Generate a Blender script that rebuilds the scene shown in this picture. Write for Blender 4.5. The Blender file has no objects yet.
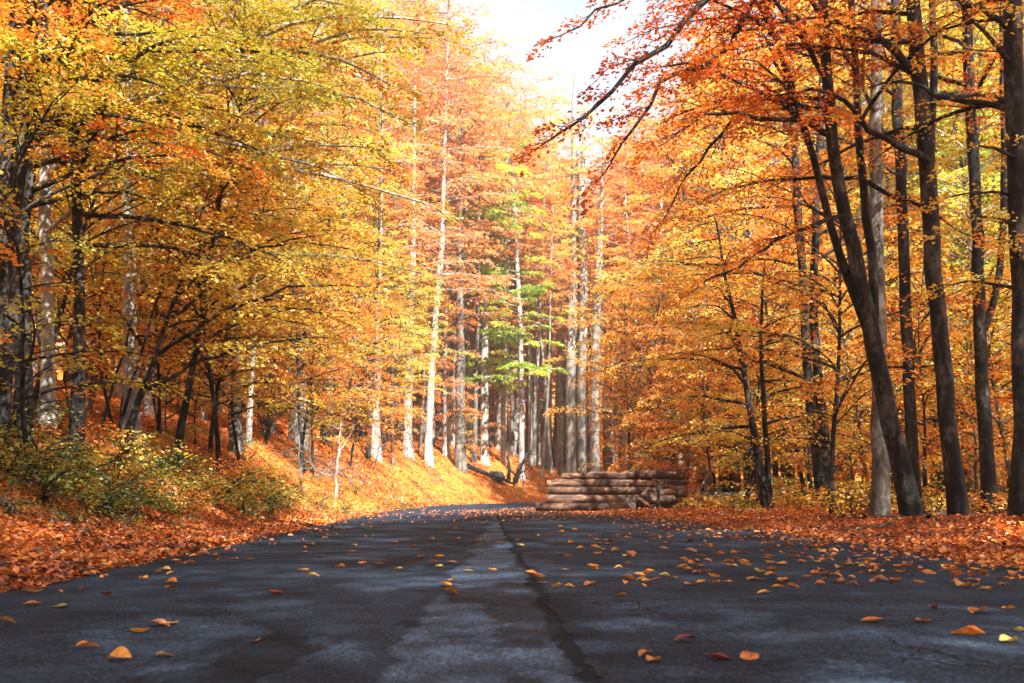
import bpy, math, random
import numpy as np
from mathutils import Vector, Matrix, Euler

rng = np.random.default_rng(7)
random.seed(7)
C = bpy.context.scene.collection
D = bpy.data
R = math.radians

# ---------------------------------------------------------------- camera
F = 995.0
CAM = Vector((0, 0, 0.5))
PITCH = math.atan(152.5 / F)
cam_d = D.cameras.new("camera")
cam = D.objects.new("camera", cam_d)
C.objects.link(cam)
cam.location = CAM
cam.rotation_euler = (R(90) + PITCH, 0, 0)
cam_d.sensor_width = 36
cam_d.lens = 36 * F / 1024
cam_d.clip_start = 0.05
cam_d.clip_end = 2000
cam_d.dof.use_dof = True
cam_d.dof.focus_distance = 8.0
cam_d.dof.aperture_fstop = 4.0
bpy.context.scene.camera = cam
CP, SP = math.cos(PITCH), math.sin(PITCH)


def ray(px, py):
    u = (px - 512) / F
    v = (341.5 - py) / F
    return Vector((u, CP - SP * v, SP + CP * v))


def at(px, py, y):
    """the world point that shows at a pixel, at distance y ahead"""
    d = ray(px, py)
    return CAM + d * (y / d.y)


def on_ground(px, py, z=0.0):
    d = ray(px, py)
    return CAM + d * ((z - CAM.z) / d.z)


def project(p):
    q = Vector(p) - CAM
    zc = q.y * CP + q.z * SP
    yc = -q.y * SP + q.z * CP
    return 512 + F * q.x / zc, 341.5 - F * yc / zc


# ---------------------------------------------------------------- materials
def new_mat(name):
    m = D.materials.new(name)
    m.use_nodes = True
    m.node_tree.nodes.clear()
    return m, m.node_tree.nodes, m.node_tree.links


def ramp(nodes, stops, interp='LINEAR'):
    r = nodes.new('ShaderNodeValToRGB')
    r.color_ramp.interpolation = interp
    e = r.color_ramp.elements
    while len(e) > 1:
        e.remove(e[-1])
    e[0].position = stops[0][0]
    e[0].color = (*stops[0][1], 1)
    for p, c in stops[1:]:
        k = e.new(p)
        k.color = (*c, 1)
    return r


def leaf_mat(name, stops, trans=0.5, spread=0.25, gloss=0.05):
    m, n, l = new_mat(name)
    a = n.new('ShaderNodeAttribute'); a.attribute_name = 'v'
    oi = n.new('ShaderNodeObjectInfo')
    ma = n.new('ShaderNodeMath'); ma.operation = 'MULTIPLY_ADD'
    l.new(oi.outputs['Random'], ma.inputs[0]); ma.inputs[1].default_value = spread
    l.new(a.outputs['Fac'], ma.inputs[2])
    sb = n.new('ShaderNodeMath'); sb.operation = 'SUBTRACT'
    l.new(ma.outputs[0], sb.inputs[0]); sb.inputs[1].default_value = spread * 0.5
    r = ramp(n, stops)
    l.new(sb.outputs[0], r.inputs[0])
    df = n.new('ShaderNodeBsdfDiffuse'); l.new(r.outputs[0], df.inputs[0])
    tr = n.new('ShaderNodeBsdfTranslucent')
    l.new(r.outputs[0], tr.inputs[0])
    mx = n.new('ShaderNodeMixShader'); mx.inputs[0].default_value = trans
    l.new(df.outputs[0], mx.inputs[1]); l.new(tr.outputs[0], mx.inputs[2])
    gl = n.new('ShaderNodeBsdfGlossy'); gl.inputs['Roughness'].default_value = 0.45
    gl.inputs[0].default_value = (1, 1, 1, 1)
    m2 = n.new('ShaderNodeMixShader'); m2.inputs[0].default_value = gloss
    l.new(mx.outputs[0], m2.inputs[1]); l.new(gl.outputs[0], m2.inputs[2])
    o = n.new('ShaderNodeOutputMaterial'); l.new(m2.outputs[0], o.inputs[0])
    return m


LM = {
    'orange': leaf_mat('leaves_orange', [(0, (.40, .06, .012)), (.25, (.74, .19, .018)), (.55, (.88, .36, .035)), (1, (.90, .58, .10))]),
    'gold': leaf_mat('leaves_gold', [(0, (.66, .18, .015)), (.22, (.84, .44, .03)), (.5, (.82, .60, .085)), (1, (.80, .74, .20))]),
    'olive': leaf_mat('leaves_olive', [(0, (.60, .14, .012)), (.2, (.64, .34, .022)), (.5, (.44, .40, .03)), (.8, (.56, .52, .06)), (1, (.78, .68, .14))]),
    'green': leaf_mat('leaves_green', [(0, (.16, .24, .04)), (.35, (.34, .48, .06)), (.7, (.58, .66, .10)), (1, (.80, .74, .13))]),
    'moss': leaf_mat('leaves_moss', [(0, (.05, .08, .015)), (.35, (.15, .20, .03)), (.65, (.36, .37, .05)), (1, (.66, .52, .08))]),
    'red': leaf_mat('leaves_red', [(0, (.30, .03, .01)), (.28, (.62, .11, .014)), (.6, (.84, .26, .022)), (1, (.88, .48, .06))]),
    'overlit': leaf_mat('leaves_overlit', [(0, (.58, .12, .03)), (.28, (.80, .28, .07)), (.6, (.86, .42, .15)), (1, (.88, .58, .28))]),  # paler orange: overexposure of the sunlit centre painted into the leaf colour
    'litter': leaf_mat('leaf_litter', [(0, (.06, .028, .014)), (.28, (.26, .065, .018)), (.55, (.62, .15, .02)), (.8, (.80, .28, .04)), (1, (.72, .42, .12))], trans=.15, spread=0, gloss=.06),
}


def bark_mat(name, c0, c1, c2, scale=1.0, rough=.8):
    m, n, l = new_mat(name)
    tc = n.new('ShaderNodeTexCoord')
    mp = n.new('ShaderNodeMapping'); l.new(tc.outputs['Object'], mp.inputs[0])
    mp.inputs['Scale'].default_value = (5 * scale, 5 * scale, 1.6 * scale)
    n1 = n.new('ShaderNodeTexNoise'); n1.inputs['Scale'].default_value = 1; n1.inputs['Detail'].default_value = 6
    n1.inputs['Roughness'].default_value = .65
    l.new(mp.outputs[0], n1.inputs['Vector'])
    mp2 = n.new('ShaderNodeMapping'); l.new(tc.outputs['Object'], mp2.inputs[0])
    mp2.inputs['Scale'].default_value = (16 * scale, 16 * scale, 11 * scale)
    n2 = n.new('ShaderNodeTexNoise'); n2.inputs['Scale'].default_value = 1; n2.inputs['Detail'].default_value = 4
    l.new(mp2.outputs[0], n2.inputs['Vector'])
    r = ramp(n, [(.32, c0), (.5, c1), (.68, c2)])
    mixf = n.new('ShaderNodeMath'); mixf.operation = 'MULTIPLY_ADD'
    l.new(n2.outputs[0], mixf.inputs[0]); mixf.inputs[1].default_value = .45
    ms = n.new('ShaderNodeMath'); ms.operation = 'MULTIPLY_ADD'
    l.new(n1.outputs[0], ms.inputs[0]); ms.inputs[1].default_value = 1.0; ms.inputs[2].default_value = -.225
    l.new(ms.outputs[0], mixf.inputs[2]); l.new(mixf.outputs[0], r.inputs[0])
    p = n.new('ShaderNodeBsdfPrincipled'); p.inputs['Roughness'].default_value = rough
    p.inputs['Specular IOR Level'].default_value = .3
    l.new(r.outputs[0], p.inputs['Base Color'])
    b = n.new('ShaderNodeBump'); b.inputs['Strength'].default_value = 1.0; b.inputs['Distance'].default_value = .03
    l.new(mixf.outputs[0], b.inputs['Height']); l.new(b.outputs[0], p.inputs['Normal'])
    o = n.new('ShaderNodeOutputMaterial'); l.new(p.outputs[0], o.inputs[0])
    return m


def log_mat():
    m, n, l = new_mat('bark_log')
    tc = n.new('ShaderNodeTexCoord'); oi = n.new('ShaderNodeObjectInfo')
    ad = n.new('ShaderNodeVectorMath'); ad.operation = 'ADD'
    sc_ = n.new('ShaderNodeVectorMath'); sc_.operation = 'SCALE'; sc_.inputs[3].default_value = 30
    cx = n.new('ShaderNodeCombineXYZ'); l.new(oi.outputs['Random'], cx.inputs[0]); l.new(oi.outputs['Random'], cx.inputs[1])
    l.new(cx.outputs[0], sc_.inputs[0]); l.new(tc.outputs['Object'], ad.inputs[0]); l.new(sc_.outputs[0], ad.inputs[1])
    outs = []
    for msc, det in (((1.6, 9, 9), 6), ((5, 26, 26), 5), ((1.1, 2.2, 2.2), 3)):
        mp = n.new('ShaderNodeMapping'); mp.inputs['Scale'].default_value = msc; l.new(ad.outputs[0], mp.inputs[0])
        no = n.new('ShaderNodeTexNoise'); no.inputs['Scale'].default_value = 1; no.inputs['Detail'].default_value = det; no.inputs['Roughness'].default_value = .65
        l.new(mp.outputs[0], no.inputs['Vector']); outs.append(no.outputs[0])
    a1 = n.new('ShaderNodeMath'); a1.operation = 'MULTIPLY_ADD'; l.new(outs[1], a1.inputs[0]); a1.inputs[1].default_value = .5; l.new(outs[0], a1.inputs[2])
    a2 = n.new('ShaderNodeMath'); a2.operation = 'MULTIPLY_ADD'; l.new(oi.outputs['Random'], a2.inputs[0]); a2.inputs[1].default_value = .24; l.new(a1.outputs[0], a2.inputs[2])
    r = ramp(n, [(.64, (.010, .006, .005)), (.84, (.060, .026, .017)), (.98, (.15, .072, .042)), (1.0, (.36, .22, .13))])
    l.new(a2.outputs[0], r.inputs[0])
    peel = ramp(n, [(.56, (0, 0, 0)), (.62, (1, 1, 1))]); l.new(outs[2], peel.inputs[0])
    mx = n.new('ShaderNodeMix'); mx.data_type = 'RGBA'; l.new(peel.outputs[0], mx.inputs[0]); l.new(r.outputs[0], mx.inputs[6])
    r2 = ramp(n, [(.6, (.05, .022, .013)), (.9, (.17, .085, .045)), (1, (.34, .21, .12))]); l.new(a2.outputs[0], r2.inputs[0]); l.new(r2.outputs[0], mx.inputs[7])
    p = n.new('ShaderNodeBsdfPrincipled'); p.inputs['Roughness'].default_value = .75; l.new(mx.outputs[2], p.inputs['Base Color'])
    b = n.new('ShaderNodeBump'); b.inputs['Strength'].default_value = 1; b.inputs['Distance'].default_value = .03
    l.new(a1.outputs[0], b.inputs['Height']); l.new(b.outputs[0], p.inputs['Normal'])
    o = n.new('ShaderNodeOutputMaterial'); l.new(p.outputs[0], o.inputs[0])
    return m


BARK = {
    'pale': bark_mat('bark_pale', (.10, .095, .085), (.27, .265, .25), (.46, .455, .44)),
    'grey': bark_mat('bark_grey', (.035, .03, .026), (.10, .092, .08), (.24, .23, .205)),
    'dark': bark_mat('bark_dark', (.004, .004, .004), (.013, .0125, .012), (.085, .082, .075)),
    'log': log_mat(),
}


def endgrain_mat():
    m, n, l = new_mat('cut_wood')
    tc = n.new('ShaderNodeTexCoord')
    w = n.new('ShaderNodeTexNoise'); w.inputs['Scale'].default_value = 14; w.inputs['Detail'].default_value = 5
    l.new(tc.outputs['Object'], w.inputs['Vector'])
    r = ramp(n, [(.3, (.16, .09, .05)), (.7, (.40, .26, .15))])
    l.new(w.outputs[0], r.inputs[0])
    p = n.new('ShaderNodeBsdfPrincipled'); p.inputs['Roughness'].default_value = .8
    l.new(r.outputs[0], p.inputs['Base Color'])
    o = n.new('ShaderNodeOutputMaterial'); l.new(p.outputs[0], o.inputs[0])
    return m


ENDM = endgrain_mat()


def ground_mat():
    m, n, l = new_mat('forest_floor')
    tc = n.new('ShaderNodeTexCoord')
    vo = n.new('ShaderNodeTexVoronoi'); vo.inputs['Scale'].default_value = 13
    vo.inputs['Randomness'].default_value = 1
    l.new(tc.outputs['Object'], vo.inputs['Vector'])
    sep = n.new('ShaderNodeSeparateColor'); l.new(vo.outputs['Color'], sep.inputs[0])
    ns = n.new('ShaderNodeTexNoise'); ns.inputs['Scale'].default_value = .55; ns.inputs['Detail'].default_value = 7
    ns.inputs['Roughness'].default_value = .7
    l.new(tc.outputs['Object'], ns.inputs['Vector'])
    r = ramp(n, [(0, (.20, .05, .012)), (.35, (.48, .12, .015)), (.7, (.62, .17, .02)), (1, (.70, .30, .05))])
    l.new(sep.outputs[0], r.inputs[0])
    soil = ramp(n, [(.36, (1, 1, 1)), (.48, (0, 0, 0))])
    l.new(ns.outputs[0], soil.inputs[0])
    mx = n.new('ShaderNodeMix'); mx.data_type = 'RGBA'
    l.new(soil.outputs[0], mx.inputs[0]); l.new(r.outputs[0], mx.inputs[6])
    mx.inputs[7].default_value = (.10, .055, .03, 1)
    p = n.new('ShaderNodeBsdfPrincipled'); p.inputs['Roughness'].default_value = .85
    p.inputs['Specular IOR Level'].default_value = .25
    l.new(mx.outputs[2], p.inputs['Base Color'])
    b = n.new('ShaderNodeBump'); b.inputs['Strength'].default_value = .9; b.inputs['Distance'].default_value = .04
    ad = n.new('ShaderNodeMath'); ad.operation = 'ADD'
    l.new(sep.outputs[1], ad.inputs[0]); l.new(vo.outputs['Distance'], ad.inputs[1])
    l.new(ad.outputs[0], b.inputs['Height']); l.new(b.outputs[0], p.inputs['Normal'])
    o = n.new('ShaderNodeOutputMaterial'); l.new(p.outputs[0], o.inputs[0])
    return m


def asphalt_mat():
    m, n, l = new_mat('asphalt')
    N = lambda t: n.new(t)
    tc = N('ShaderNodeTexCoord'); P = tc.outputs['Object']
    xyz = N('ShaderNodeSeparateXYZ'); l.new(P, xyz.inputs[0])

    def math_(op, a, b=None, c=None):
        k = N('ShaderNodeMath'); k.operation = op
        for i, v in enumerate((a, b, c)):
            if v is None: continue
            if isinstance(v, (int, float)): k.inputs[i].default_value = v
            else: l.new(v, k.inputs[i])
        return k.outputs[0]

    def noise(scale, detail=4, rough=.5, vec=None, msc=None):
        k = N('ShaderNodeTexNoise'); k.inputs['Scale'].default_value = scale
        k.inputs['Detail'].default_value = detail; k.inputs['Roughness'].default_value = rough
        if msc:
            q = N('ShaderNodeMapping'); q.inputs['Scale'].default_value = msc
            l.new(P, q.inputs[0]); l.new(q.outputs[0], k.inputs['Vector'])
        else:
            l.new(P, k.inputs['Vector'])
        return k.outputs[0]

    def smooth(v, a, b):
        k = N('ShaderNodeMapRange'); k.interpolation_type = 'SMOOTHSTEP'
        l.new(v, k.inputs[0]); k.inputs[1].default_value = a; k.inputs[2].default_value = b
        return k.outputs[0]

    agg = N('ShaderNodeTexVoronoi'); agg.inputs['Scale'].default_value = 95
    l.new(P, agg.inputs['Vector'])
    fine = noise(240, 2)
    mott = noise(1.3, 6, .65)
    big = noise(.35, 4, .6)
    mott2 = noise(3.2, 7, .7)
    grit = noise(60, 3, .6)
    wob = math_('MULTIPLY_ADD', noise(1.1, 5, .6), .34, -.17)
    wob2 = math_('MULTIPLY_ADD', noise(5, 5, .6), .05, -.025)
    xw = math_('ADD', math_('ADD', xyz.outputs[0], wob), wob2)
    # open joint down the middle of the road
    jx = math_('ADD', xyz.outputs[0], wob2)
    jx = math_('ADD', jx, math_('MULTIPLY_ADD', noise(.9, 5, .65), .26, -.13))
    jx = math_('MULTIPLY_ADD', xyz.outputs[1], .028, jx)      # slants a little
    jd = math_('ABSOLUTE', math_('SUBTRACT', jx, .27))
    jwide = math_('MULTIPLY_ADD', noise(2.5, 5, .7), .13, -.035)
    joint = math_('SUBTRACT', 1.0, smooth(math_('SUBTRACT', jd, math_('MULTIPLY_ADD', noise(9, 4, .7), .06, math_('SUBTRACT', jwide, .045))), -.008, .012))
    # worn strip of older paving left of the joint
    strip = math_('MULTIPLY', smooth(xw, -.36, -.32), math_('SUBTRACT', 1.0, smooth(jx, .22, .25)))
    # tar patches beside the strip
    tn = noise(.75, 5, .6, msc=(1.1, .5, 1))
    tband = math_('MULTIPLY', smooth(xyz.outputs[0], -1.4, -.8), math_('SUBTRACT', 1.0, smooth(xyz.outputs[0], .1, .5)))
    tar = math_('MULTIPLY', smooth(tn, .51, .53), tband)
    # fine cracks
    cv = N('ShaderNodeTexVoronoi'); cv.feature = 'DISTANCE_TO_EDGE'; cv.inputs['Scale'].default_value = 1.3
    dv = N('ShaderNodeVectorMath'); dv.operation = 'ADD'
    nz = N('ShaderNodeTexNoise'); nz.inputs['Scale'].default_value = 3; nz.inputs['Detail'].default_value = 4
    l.new(P, nz.inputs['Vector'])
    sc = N('ShaderNodeVectorMath'); sc.operation = 'SCALE'; sc.inputs[3].default_value = .5
    l.new(nz.outputs[1], sc.inputs[0]); l.new(P, dv.inputs[0]); l.new(sc.outputs[0], dv.inputs[1])
    l.new(dv.outputs[0], cv.inputs['Vector'])
    crack = math_('SUBTRACT', 1.0, smooth(cv.outputs['Distance'], .002, .011))
    crack = math_('MULTIPLY', crack, smooth(big, .47, .56))
    # base colour
    val = math_('MULTIPLY_ADD', smooth(mott, .38, .66), .05, .022)
    val = math_('MULTIPLY_ADD', big, .03, val)
    val = math_('MULTIPLY_ADD', strip, math_('MULTIPLY_ADD', smooth(mott2, .4, .62), .12, .03), val)
    val = math_('MULTIPLY', val, math_('MULTIPLY_ADD', smooth(grit, .38, .66), 1.1, .5))
    val = math_('MULTIPLY', val, math_('MULTIPLY_ADD', agg.outputs['Distance'], 2.3, .1))
    val = math_('MULTIPLY', val, math_('MULTIPLY_ADD', fine, .8, .6))
    dk = math_('SUBTRACT', 1.0, math_('MULTIPLY', math_('MAXIMUM', joint, math_('MAXIMUM', math_('MULTIPLY', tar, .85), crack)), .85))
    val = math_('MULTIPLY', val, dk)
    col = N('ShaderNodeCombineColor')
    l.new(math_('MULTIPLY_ADD', val, .22, .0), col.inputs[0]); l.new(math_('MULTIPLY_ADD', val, .36, .0015), col.inputs[1]); l.new(math_('MULTIPLY_ADD', val, .58, .005), col.inputs[2])
    p = N('ShaderNodeBsdfPrincipled'); l.new(col.outputs[0], p.inputs['Base Color'])
    rg = math_('MULTIPLY_ADD', mott, -.2, .85)
    rg = math_('MULTIPLY_ADD', strip, -.08, rg)
    l.new(rg, p.inputs['Roughness']); p.inputs['Specular IOR Level'].default_value = .1
    hgt = math_('MULTIPLY_ADD', agg.outputs['Distance'], -.35, math_('MULTIPLY', mott, 1.2))
    hgt = math_('MULTIPLY_ADD', fine, .12, hgt)
    hgt = math_('MULTIPLY_ADD', joint, -2.5, hgt)
    hgt = math_('MULTIPLY_ADD', crack, -1.2, hgt)
    hgt = math_('MULTIPLY_ADD', strip, -.5, hgt)
    b = N('ShaderNodeBump'); b.inputs['Strength'].default_value = .8; b.inputs['Distance'].default_value = .012
    l.new(hgt, b.inputs['Height']); l.new(b.outputs[0], p.inputs['Normal'])
    o = N('ShaderNodeOutputMaterial'); l.new(p.outputs[0], o.inputs[0])
    return m


GROUND = ground_mat()
ASPHALT = asphalt_mat()


# ---------------------------------------------------------------- mesh helpers
def mesh_from(name, verts, faces, k=4, mats=(), vattr=None, smooth=False):
    """verts (n,3), faces (m,k) ints"""
    me = D.meshes.new(name)
    verts = np.ascontiguousarray(verts, dtype=np.float32)
    faces = np.ascontiguousarray(faces, dtype=np.int32)
    nf = len(faces)
    me.vertices.add(len(verts)); me.vertices.foreach_set('co', verts.ravel())
    me.loops.add(nf * k); me.loops.foreach_set('vertex_index', faces.ravel())
    me.polygons.add(nf)
    me.polygons.foreach_set('loop_start', np.arange(nf, dtype=np.int32) * k)
    me.polygons.foreach_set('use_smooth', np.full(nf, smooth, dtype=bool))
    for m in mats: me.materials.append(m)
    me.update(calc_edges=True)
    if vattr is not None:
        a = me.attributes.new('v', 'FLOAT', 'FACE')
        a.data.foreach_set('value', np.ascontiguousarray(vattr, dtype=np.float32))
    me.validate()
    return me


class Wood:
    def __init__(self):
        self.v, self.f, self.n = [], [], 0

    def tube(self, pts, rad, k=6, cap=True, wob=0.0, flare=0.0):
        pts = np.asarray(pts, float); rad = np.asarray(rad, float)
        n = len(pts)
        t = np.gradient(pts, axis=0); t /= np.linalg.norm(t, axis=1)[:, None] + 1e-9
        ref = np.array([1., 0, 0]) if abs(t[0, 0]) < .8 else np.array([0, 1., 0])
        a = np.cross(t, ref); a /= np.linalg.norm(a, axis=1)[:, None] + 1e-9
        b = np.cross(t, a)
        th = np.linspace(0, 2 * np.pi, k, endpoint=False)
        rr = rad[:, None] * np.ones(k)
        if wob: rr = rr * (1 + wob * np.sin(3 * th + .7)[None, :] * np.linspace(1, .6, n)[:, None] + wob * .6 * rng.normal(size=(n, k)))
        if flare:
            rr[0] *= 1 + flare * (.6 + .5 * np.cos(4 * th + 1.)); rr[1] *= 1 + flare * (.42 + .34 * np.cos(5 * th + .6)); rr[2] *= 1 + flare * .14
        ring = pts[:, None, :] + rr[..., None] * (np.cos(th)[None, :, None] * a[:, None, :] + np.sin(th)[None, :, None] * b[:, None, :])
        self.v.append(ring.reshape(-1, 3))
        i = np.arange(n - 1)[:, None] * k; j = np.arange(k)[None, :]; j2 = (j + 1) % k
        q = np.stack([i + j, i + j2, i + k + j2, i + k + j], -1).reshape(-1, 4) + self.n
        self.f.append(q); self.n += n * k

    def mesh(self, name, mat):
        return mesh_from(name, np.concatenate(self.v), np.concatenate(self.f), 4, [mat], smooth=True)


def leaves_mesh(name, P, Nn, Dd, L, V, mat, fine=False, ratio=.62, cup=.12):
    """every leaf a small folded blade: P base point, Dd its direction, Nn its normal, L its length"""
    Dd = Dd - (Dd * Nn).sum(1)[:, None] * Nn
    Dd /= np.linalg.norm(Dd, axis=1)[:, None] + 1e-9
    S = np.cross(Nn, Dd)
    L = L[:, None]; W = L * ratio * .5
    n = len(P)
    if not fine:
        v = np.stack([P, P + Dd * L * .48 + S * W + Nn * L * cup, P + Dd * L, P + Dd * L * .42 - S * W + Nn * L * cup], 1)
        f = np.arange(n * 4).reshape(n, 4)
        return mesh_from(name, v.reshape(-1, 3), f, 4, [mat], V)
    c = L * cup
    v = np.stack([P, P + Dd * L * .28 + S * W * .9 + Nn * c, P + Dd * L * .68 + S * W * .85 + Nn * c, P + Dd * L - Nn * c * .6,
                  P + Dd * L * .68 - S * W * .85 + Nn * c, P + Dd * L * .28 - S * W * .9 + Nn * c], 1)
    b = np.arange(n)[:, None] * 6
    f = np.concatenate([b + np.array([[0, 1, 2, 3]]), b + np.array([[0, 3, 4, 5]])], 1).reshape(-1, 4)
    return mesh_from(name, v.reshape(-1, 3), f, 4, [mat], np.repeat(V, 2))


def props(o, label=None, cat=None, group=None, kind=None):
    if label: o['label'] = label
    if cat: o['category'] = cat
    if group: o['group'] = group
    if kind: o['kind'] = kind
    return o


def obj(name, me, parent=None, mat=None):
    o = D.objects.new(name, me); C.objects.link(o)
    o.parent = parent
    if mat is not None:
        o.material_slots[0].link = 'OBJECT'; o.material_slots[0].material = mat
    return o


def empty(name, loc, rz=0., s=1.):
    o = D.objects.new(name, None); C.objects.link(o)
    o.empty_display_size = .3
    o.location = loc; o.rotation_euler = (0, 0, rz); o.scale = (s, s, s)
    return o


ORD = "first second third fourth fifth sixth seventh eighth ninth tenth eleventh twelfth thirteenth fourteenth fifteenth sixteenth seventeenth eighteenth nineteenth".split()
TENS = {2: 'twent', 3: 'thirt', 4: 'fort', 5: 'fift', 6: 'sixt', 7: 'sevent', 8: 'eight', 9: 'ninet'}


def ordinal(i):
    if i <= 19: return ORD[i - 1]
    t, u = divmod(i, 10)
    h = TENS[t]
    return h + 'ieth' if u == 0 else h + 'y-' + ORD[u - 1]


# ---------------------------------------------------------------- terrain
LEFT = np.array([(-2.6, -60), (-2.6, 0), (-2.9, 5.6), (-3.2, 12), (-3.5, 20), (-3.9, 30), (-3.7, 40), (-2.2, 50), (1.5, 58), (9, 63), (40, 74), (120, 95)], float)
RIGHT = np.array([(3.7, -60), (3.7, 0), (3.75, 8), (3.65, 18), (3.3, 21), (2.3, 24), (1.45, 27), (1.2, 32), (1.8, 40), (4.0, 47), (10, 53), (42, 64), (122, 85)], float)


def resample(P, step):
    d = np.r_[0, np.cumsum(np.linalg.norm(np.diff(P, axis=0), axis=1))]
    t = np.arange(0, d[-1], step)
    return np.stack([np.interp(t, d, P[:, 0]), np.interp(t, d, P[:, 1])], 1)


def smoothline(P):
    q = resample(P, .8)
    for _ in range(6):
        q[1:-1] = (q[:-2] + q[1:-1] * 2 + q[2:]) / 4
    return q


LEFTS, RIGHTS = smoothline(LEFT), smoothline(RIGHT)


def sdist(x, y, P):
    """signed distance to the polyline, positive to its left"""
    x = np.atleast_1d(np.asarray(x, float)); y = np.atleast_1d(np.asarray(y, float))
    shp = x.shape; x = x.ravel(); y = y.ravel()
    out = np.empty(len(x))
    a, b = P[:-1], P[1:]
    ab = b - a; l2 = (ab ** 2).sum(1)
    for i in range(0, len(x), 4000):
        px = x[i:i + 4000, None]; py = y[i:i + 4000, None]
        t = np.clip(((px - a[:, 0]) * ab[:, 0] + (py - a[:, 1]) * ab[:, 1]) / l2, 0, 1)
        dx = px - (a[:, 0] + t * ab[:, 0]); dy = py - (a[:, 1] + t * ab[:, 1])
        d2 = dx * dx + dy * dy
        k = d2.argmin(1); r = np.arange(len(k))
        s = np.sign(ab[k, 0] * dy[r, k] - ab[k, 1] * dx[r, k])
        out[i:i + 4000] = np.sqrt(d2[r, k]) * np.where(s == 0, 1, s)
    return out.reshape(shp)


def vnoise(x, y, s, seed=0):
    """smooth value noise, -1..1"""
    x = x / s; y = y / s
    xi = np.floor(x).astype(np.int64); yi = np.floor(y).astype(np.int64)
    fx = x - xi; fy = y - yi
    fx = fx * fx * (3 - 2 * fx); fy = fy * fy * (3 - 2 * fy)

    def h(a, b):
        v = np.sin(a * 127.1 + b * 311.7 + seed * 74.7) * 43758.5453
        return (v - np.floor(v)) * 2 - 1
    return (h(xi, yi) * (1 - fx) + h(xi + 1, yi) * fx) * (1 - fy) + (h(xi, yi + 1) * (1 - fx) + h(xi + 1, yi + 1) * fx) * fy


def sstep(a, b, x):
    t = np.clip((x - a) / (b - a), 0, 1)
    return t * t * (3 - 2 * t)


def height(x, y):
    x = np.atleast_1d(np.asarray(x, float)); y = np.atleast_1d(np.asarray(y, float))
    s = sdist(x, y, LEFTS); r = -sdist(x, y, RIGHTS)
    Hb = 2.15 + 1.55 * sstep(18, 40, y) - 2.75 * sstep(-4, 5, x) * sstep(40, 50, y)
    Hb = np.maximum(Hb, .5)
    s2 = np.maximum(s - .45 - .25 * vnoise(x, y, 2.3, 3), 0)
    slope = .64 + .32 * sstep(16, 30, y) + .12 * vnoise(x, y, 3.1, 5)
    up = Hb * (1 - np.exp(-(slope * s2 / Hb) ** 1.25)) + .085 * s2
    up += sstep(25, 70, s) * 6
    up += (.10 * vnoise(x, y, 1.3, 1) + .05 * vnoise(x, y, .5, 2)) * sstep(.3, 1.6, s)
    r2 = np.maximum(r - .2, 0)
    rt = .10 * sstep(0, 1.2, r2) + (.10 * vnoise(x, y, 2.5, 4) + .03 * vnoise(x, y, .6, 8)) * sstep(.3, 2, r) + .02 * np.maximum(r2 - 14, 0)
    rt = rt - .35 * sstep(3, 9, r2) * (1 - sstep(24, 34, y))
    z = np.where(s > 0, up, np.where(r > 0, rt, 0.0))
    road = (s <= 0) & (r <= 0)
    inner = np.minimum(-s, -r)
    z = np.where(road, -.04 * sstep(.0, .5, inner), z)
    return z


def axis(lo, hi, fine_lo, fine_hi, fine, coarse):
    a = [fine_lo]
    while a[-1] < fine_hi: a.append(a[-1] + fine)
    st = fine
    while a[-1] < hi:
        st = min(st * 1.18, coarse); a.append(a[-1] + st)
    b = [fine_lo]; st = fine
    while b[-1] > lo:
        st = min(st * 1.18, coarse); b.append(b[-1] - st)
    return np.array(b[::-1][:-1] + a)


gx = axis(-420, 420, -9, 9, .22, 14); gy = axis(-60, 620, 3, 34, .25, 14)
X, Y = np.meshgrid(gx, gy)
Z = height(X.ravel(), Y.ravel()).reshape(X.shape)
nx, ny = len(gx), len(gy)
i = np.arange(ny - 1)[:, None] * nx + np.arange(nx - 1)[None, :]
faces = np.stack([i, i + 1, i + nx + 1, i + nx], -1).reshape(-1, 4)
g = obj('ground', mesh_from('ground', np.stack([X, Y, Z], -1).reshape(-1, 3), faces, 4, [GROUND], smooth=True))
props(g, 'forest floor and road bank under rusty fallen leaves', 'ground', kind='structure')

# road: a sheet between two ragged edges
nr = 520
tl = np.linspace(0, 1, nr)


def along(P, t):
    d = np.r_[0, np.cumsum(np.linalg.norm(np.diff(P, axis=0), axis=1))]; d /= d[-1]
    return np.stack([np.interp(t, d, P[:, 0]), np.interp(t, d, P[:, 1])], 1)


# pair the edges by shared arc parameter after matching key points
kl = resample(LEFT, .05); kr = resample(RIGHT, .05)


def pairs():
    out = []
    for (a, b, n) in [((-2.6, -60), (3.7, -60), 30), ((-2.6, 0), (3.7, 0), 60), ((-3.2, 12), (3.72, 12), 60), ((-3.5, 20), (3.4, 20.5), 60), ((-3.8, 28), (1.4, 28), 60),
                      ((-3.7, 40), (1.8, 40), 60), ((-2.2, 50), (4.0, 47), 50), ((1.5, 58), (10, 53), 50), ((9, 63), (20, 57), 40), ((40, 74), (42, 64), 30), ((120, 95), (122, 85), 0)]:
        ia = int(((kl - a) ** 2).sum(1).argmin()); ib = int(((kr - b) ** 2).sum(1).argmin())
        out.append((ia, ib, n))
    L_, R_ = [], []
    for (a, b, n), (a2, b2, _) in zip(out, out[1:]):
        for k in range(n):
            L_.append(kl[int(a + (a2 - a) * k / n)]); R_.append(kr[int(b + (b2 - b) * k / n)])
    return np.array(L_), np.array(R_)


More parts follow.
